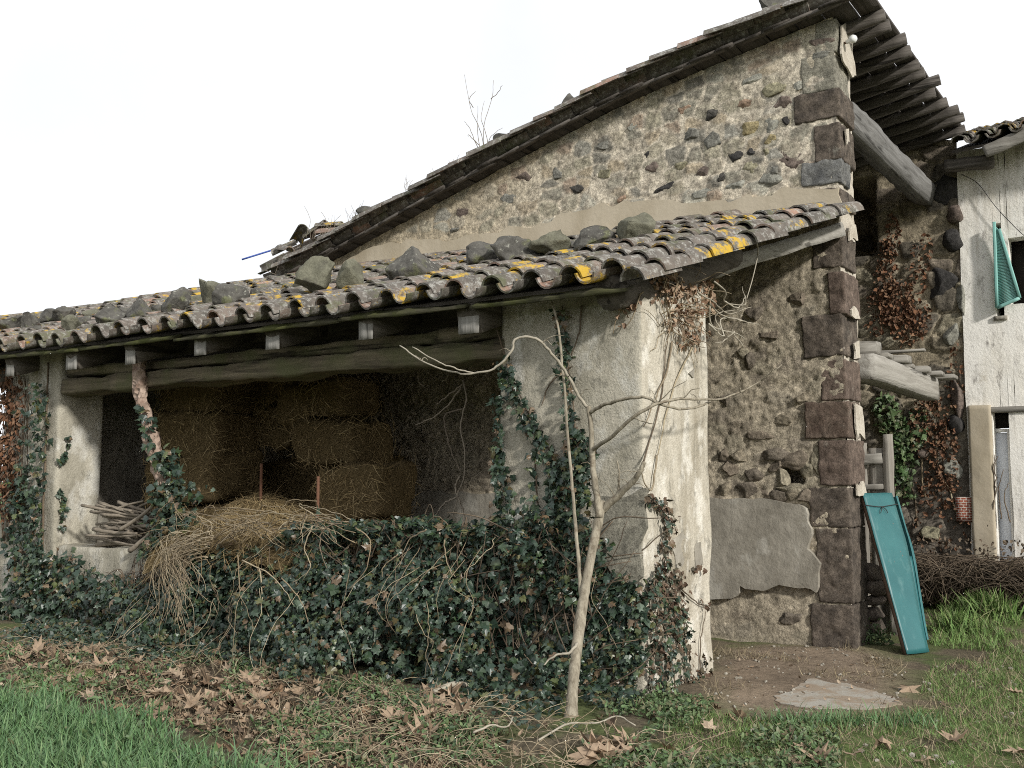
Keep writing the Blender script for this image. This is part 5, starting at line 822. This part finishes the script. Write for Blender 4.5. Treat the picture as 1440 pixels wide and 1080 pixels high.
mb = MB(); w0 = BLc+e2*.915+nn*.006; twig(mb, [w0-e1*.02-nn*.04, w0-e1*.01, w0+e1*.45-e2*.012, w0+e1*1.0+e2*.002, w0+e1*1.15-nn*.04], .0035, .0035, 20, 5); k0 = w0+e1*.5-e2*.012; twig(mb, [k0, k0+nn*.012-e2*.02-e1*.08, k0-e2*.045-e1*.14+nn*.01], .004, .003, 8, 5); twig(mb, [k0, k0+nn*.012-e2*.02+e1*.06, k0-e2*.045+e1*.1+nn*.01], .004, .003, 8, 5); taper(mb).build('tie_wire', M['cable'], pan)
# wooden gate in the opening behind it
gt = empty('plank_gate', (-2.5, 9.62, 0), 'grey plank gate standing behind the teal panel in the barn opening', 'gate')
for i, x in enumerate([-3.1, -2.94, -2.78, -2.62, -2.47]): mb = MB(); block(mb, (x, 9.6, .02), (.135, 0, 0), (0, .025, 0), (0, 0, 1.62+.05*(i % 2)), (3, 1, 20), .004, .01, 4., i); mb.build('gate_board', M['grey_wood_z'], gt)
mb = MB(); block(mb, (-2.335, 9.57, .02), (.075, 0, 0), (0, .06, 0), (0, 0, 1.74), (2, 2, 20), .006, .012, 4., 7); mb.build('gate_post', M['grey_wood_z'], gt)
for z in (1.52, 1.27, .5): mb = MB(); beam(mb, (-3.15, 9.575, z-.02), (-2.34, 9.575, z+.03), .03, .10 if z > 1.4 else .05, (0, 0, 1), 10, .006, .015, int(z*10)); mb.build('gate_rail', M['grey_wood_x'], gt)
for i, (u, v, w, h, lab) in enumerate([(1228, 882, 26, 24, 'large dark stone at the bottom of the little stack behind the teal panel'), (1226, 862, 26, 18, 'flat dark stone second from the bottom behind the teal panel'), (1229, 846, 26, 16, 'rounded stone in the middle of the stack behind the teal panel'), (1228, 826, 30, 20, 'dark stone near the top of the stack behind the teal panel'), (1226, 806, 26, 20, 'topmost dark stone in the stack behind the teal panel')]):
    p = PY(u, v, 9.28); mb = MB(); rock(mb, p, (w/125., .2, h/120.), .2*i, 3, 6, .08, 900+i); tag(mb.build('stacked_stone', M['basalt_dark'], origin=p), lab, 'stone', 'stones stacked behind the teal panel')
# ------------------------------------------------------------------ bare shrub and weeds on the barn roof
sh_ = empty('roof_shrub', PY(672, 215, 8.7), 'thin leafless shrub sprouting from the barn roof against the sky', 'shrub'); mb = MB()
for pl in [[(680, 225), (675, 190), (665, 150), (657, 105)], [(680, 225), (684, 180), (690, 140), (697, 112)], [(678, 222), (668, 195), (658, 180), (652, 172)], [(684, 222), (688, 200), (697, 190), (705, 182)], [(676, 215), (672, 180), (670, 150)], [(686, 215), (683, 190), (679, 165), (680, 140)], [(690, 218), (700, 205), (706, 196)], [(672, 200), (662, 192), (656, 190)], [(665, 150), (661, 140), (664, 125)], [(690, 140), (700, 128), (704, 118)]]: twig(mb, [PY(u, v, 8.7)+RNG.normal(0, .015, 3) for u, v in pl], .0045, .002, 16, 4, 0, .01)
mb.build('twigs', M['stick_wood'], sh_); mb = MB(); 
for u0, v0 in [(640, 238), (612, 250), (575, 262), (500, 302), (470, 318), (455, 325), (440, 330), (490, 310)]:
    for k in range(5): p = PY(u0+random.uniform(-6, 6), v0+6, 8.62); twig(mb, [p, p+[random.uniform(-.03, .03), 0, .06], p+[random.uniform(-.08, .08), 0, random.uniform(.08, .2)]], .003, .0015, 8, 4)
for pl in [[(430, 335), (436, 310), (428, 290)], [(455, 330), (470, 312), (480, 302)], [(462, 322), (458, 308), (452, 298)], [(378, 392), (390, 384), (400, 366)], [(384, 390), (392, 372), (396, 360)], [(372, 380), (388, 386), (398, 392)]]: twig(mb, [PY(u, v, 8.8) for u, v in pl], .004, .002, 12, 4, 0, .01)
tag(mb.build('roof_weeds', M['stick_wood']), 'dry weeds growing along the lower verge of the barn roof', kind='stuff')
# ------------------------------------------------------------------ dead stems and arching twigs before the ivy
mb = MB(); P = np.vstack([sample_poly(ground_poly([(520, 960), (760, 1010), (960, 1040), (960, 1100), (440, 1100), (400, 1010)]), 330), sample_poly(LITTER, 200), sample_poly(ground_poly([(0, 880), (300, 880), (500, 940), (0, 920)]), 160)])
for x, y in P:
    L_ = random.uniform(.12, .38); a = random.uniform(0, 6.28); z = float(gz(x, y)); d = np.array([math.cos(a), math.sin(a), 0])*L_; twig(mb, [(x, y, z), np.array([x, y, z+random.uniform(.02, .10)])+d*.4, np.array([x, y, z+random.uniform(.0, .12)])+d], .0028, .0015, 9, 4, 0, .015)
tag(mb.build('dead_stems', M['dry_stem']), 'bleached dead stems and twigs lying over the leaf litter', kind='stuff')
for pl, lab in [([(665, 1045), (690, 1042), (712, 1036), (722, 1030)], 'short pale stick lying before the ivy left of the sapling'), ([(758, 1055), (800, 1040), (840, 1030), (868, 1028), (893, 1034)], 'long arching pale twig on the ground in front of the sapling'), ([(610, 985), (640, 980), (660, 976)], 'stubby piece of broken wood among the heaped leaves')]:
    q = [PZ(u, v)+[0, 0, .05+.03*(i % 2)] for i, (u, v) in enumerate(pl)]; mb = MB(); twig(mb, q, .006 if 'stubby' not in lab else .02, .004 if 'stubby' not in lab else .016, 20, 6, 0, .006); tag(mb.build('fallen_stick', M['pale_twig']), lab, 'stick', 'sticks on the ground before the ivy')
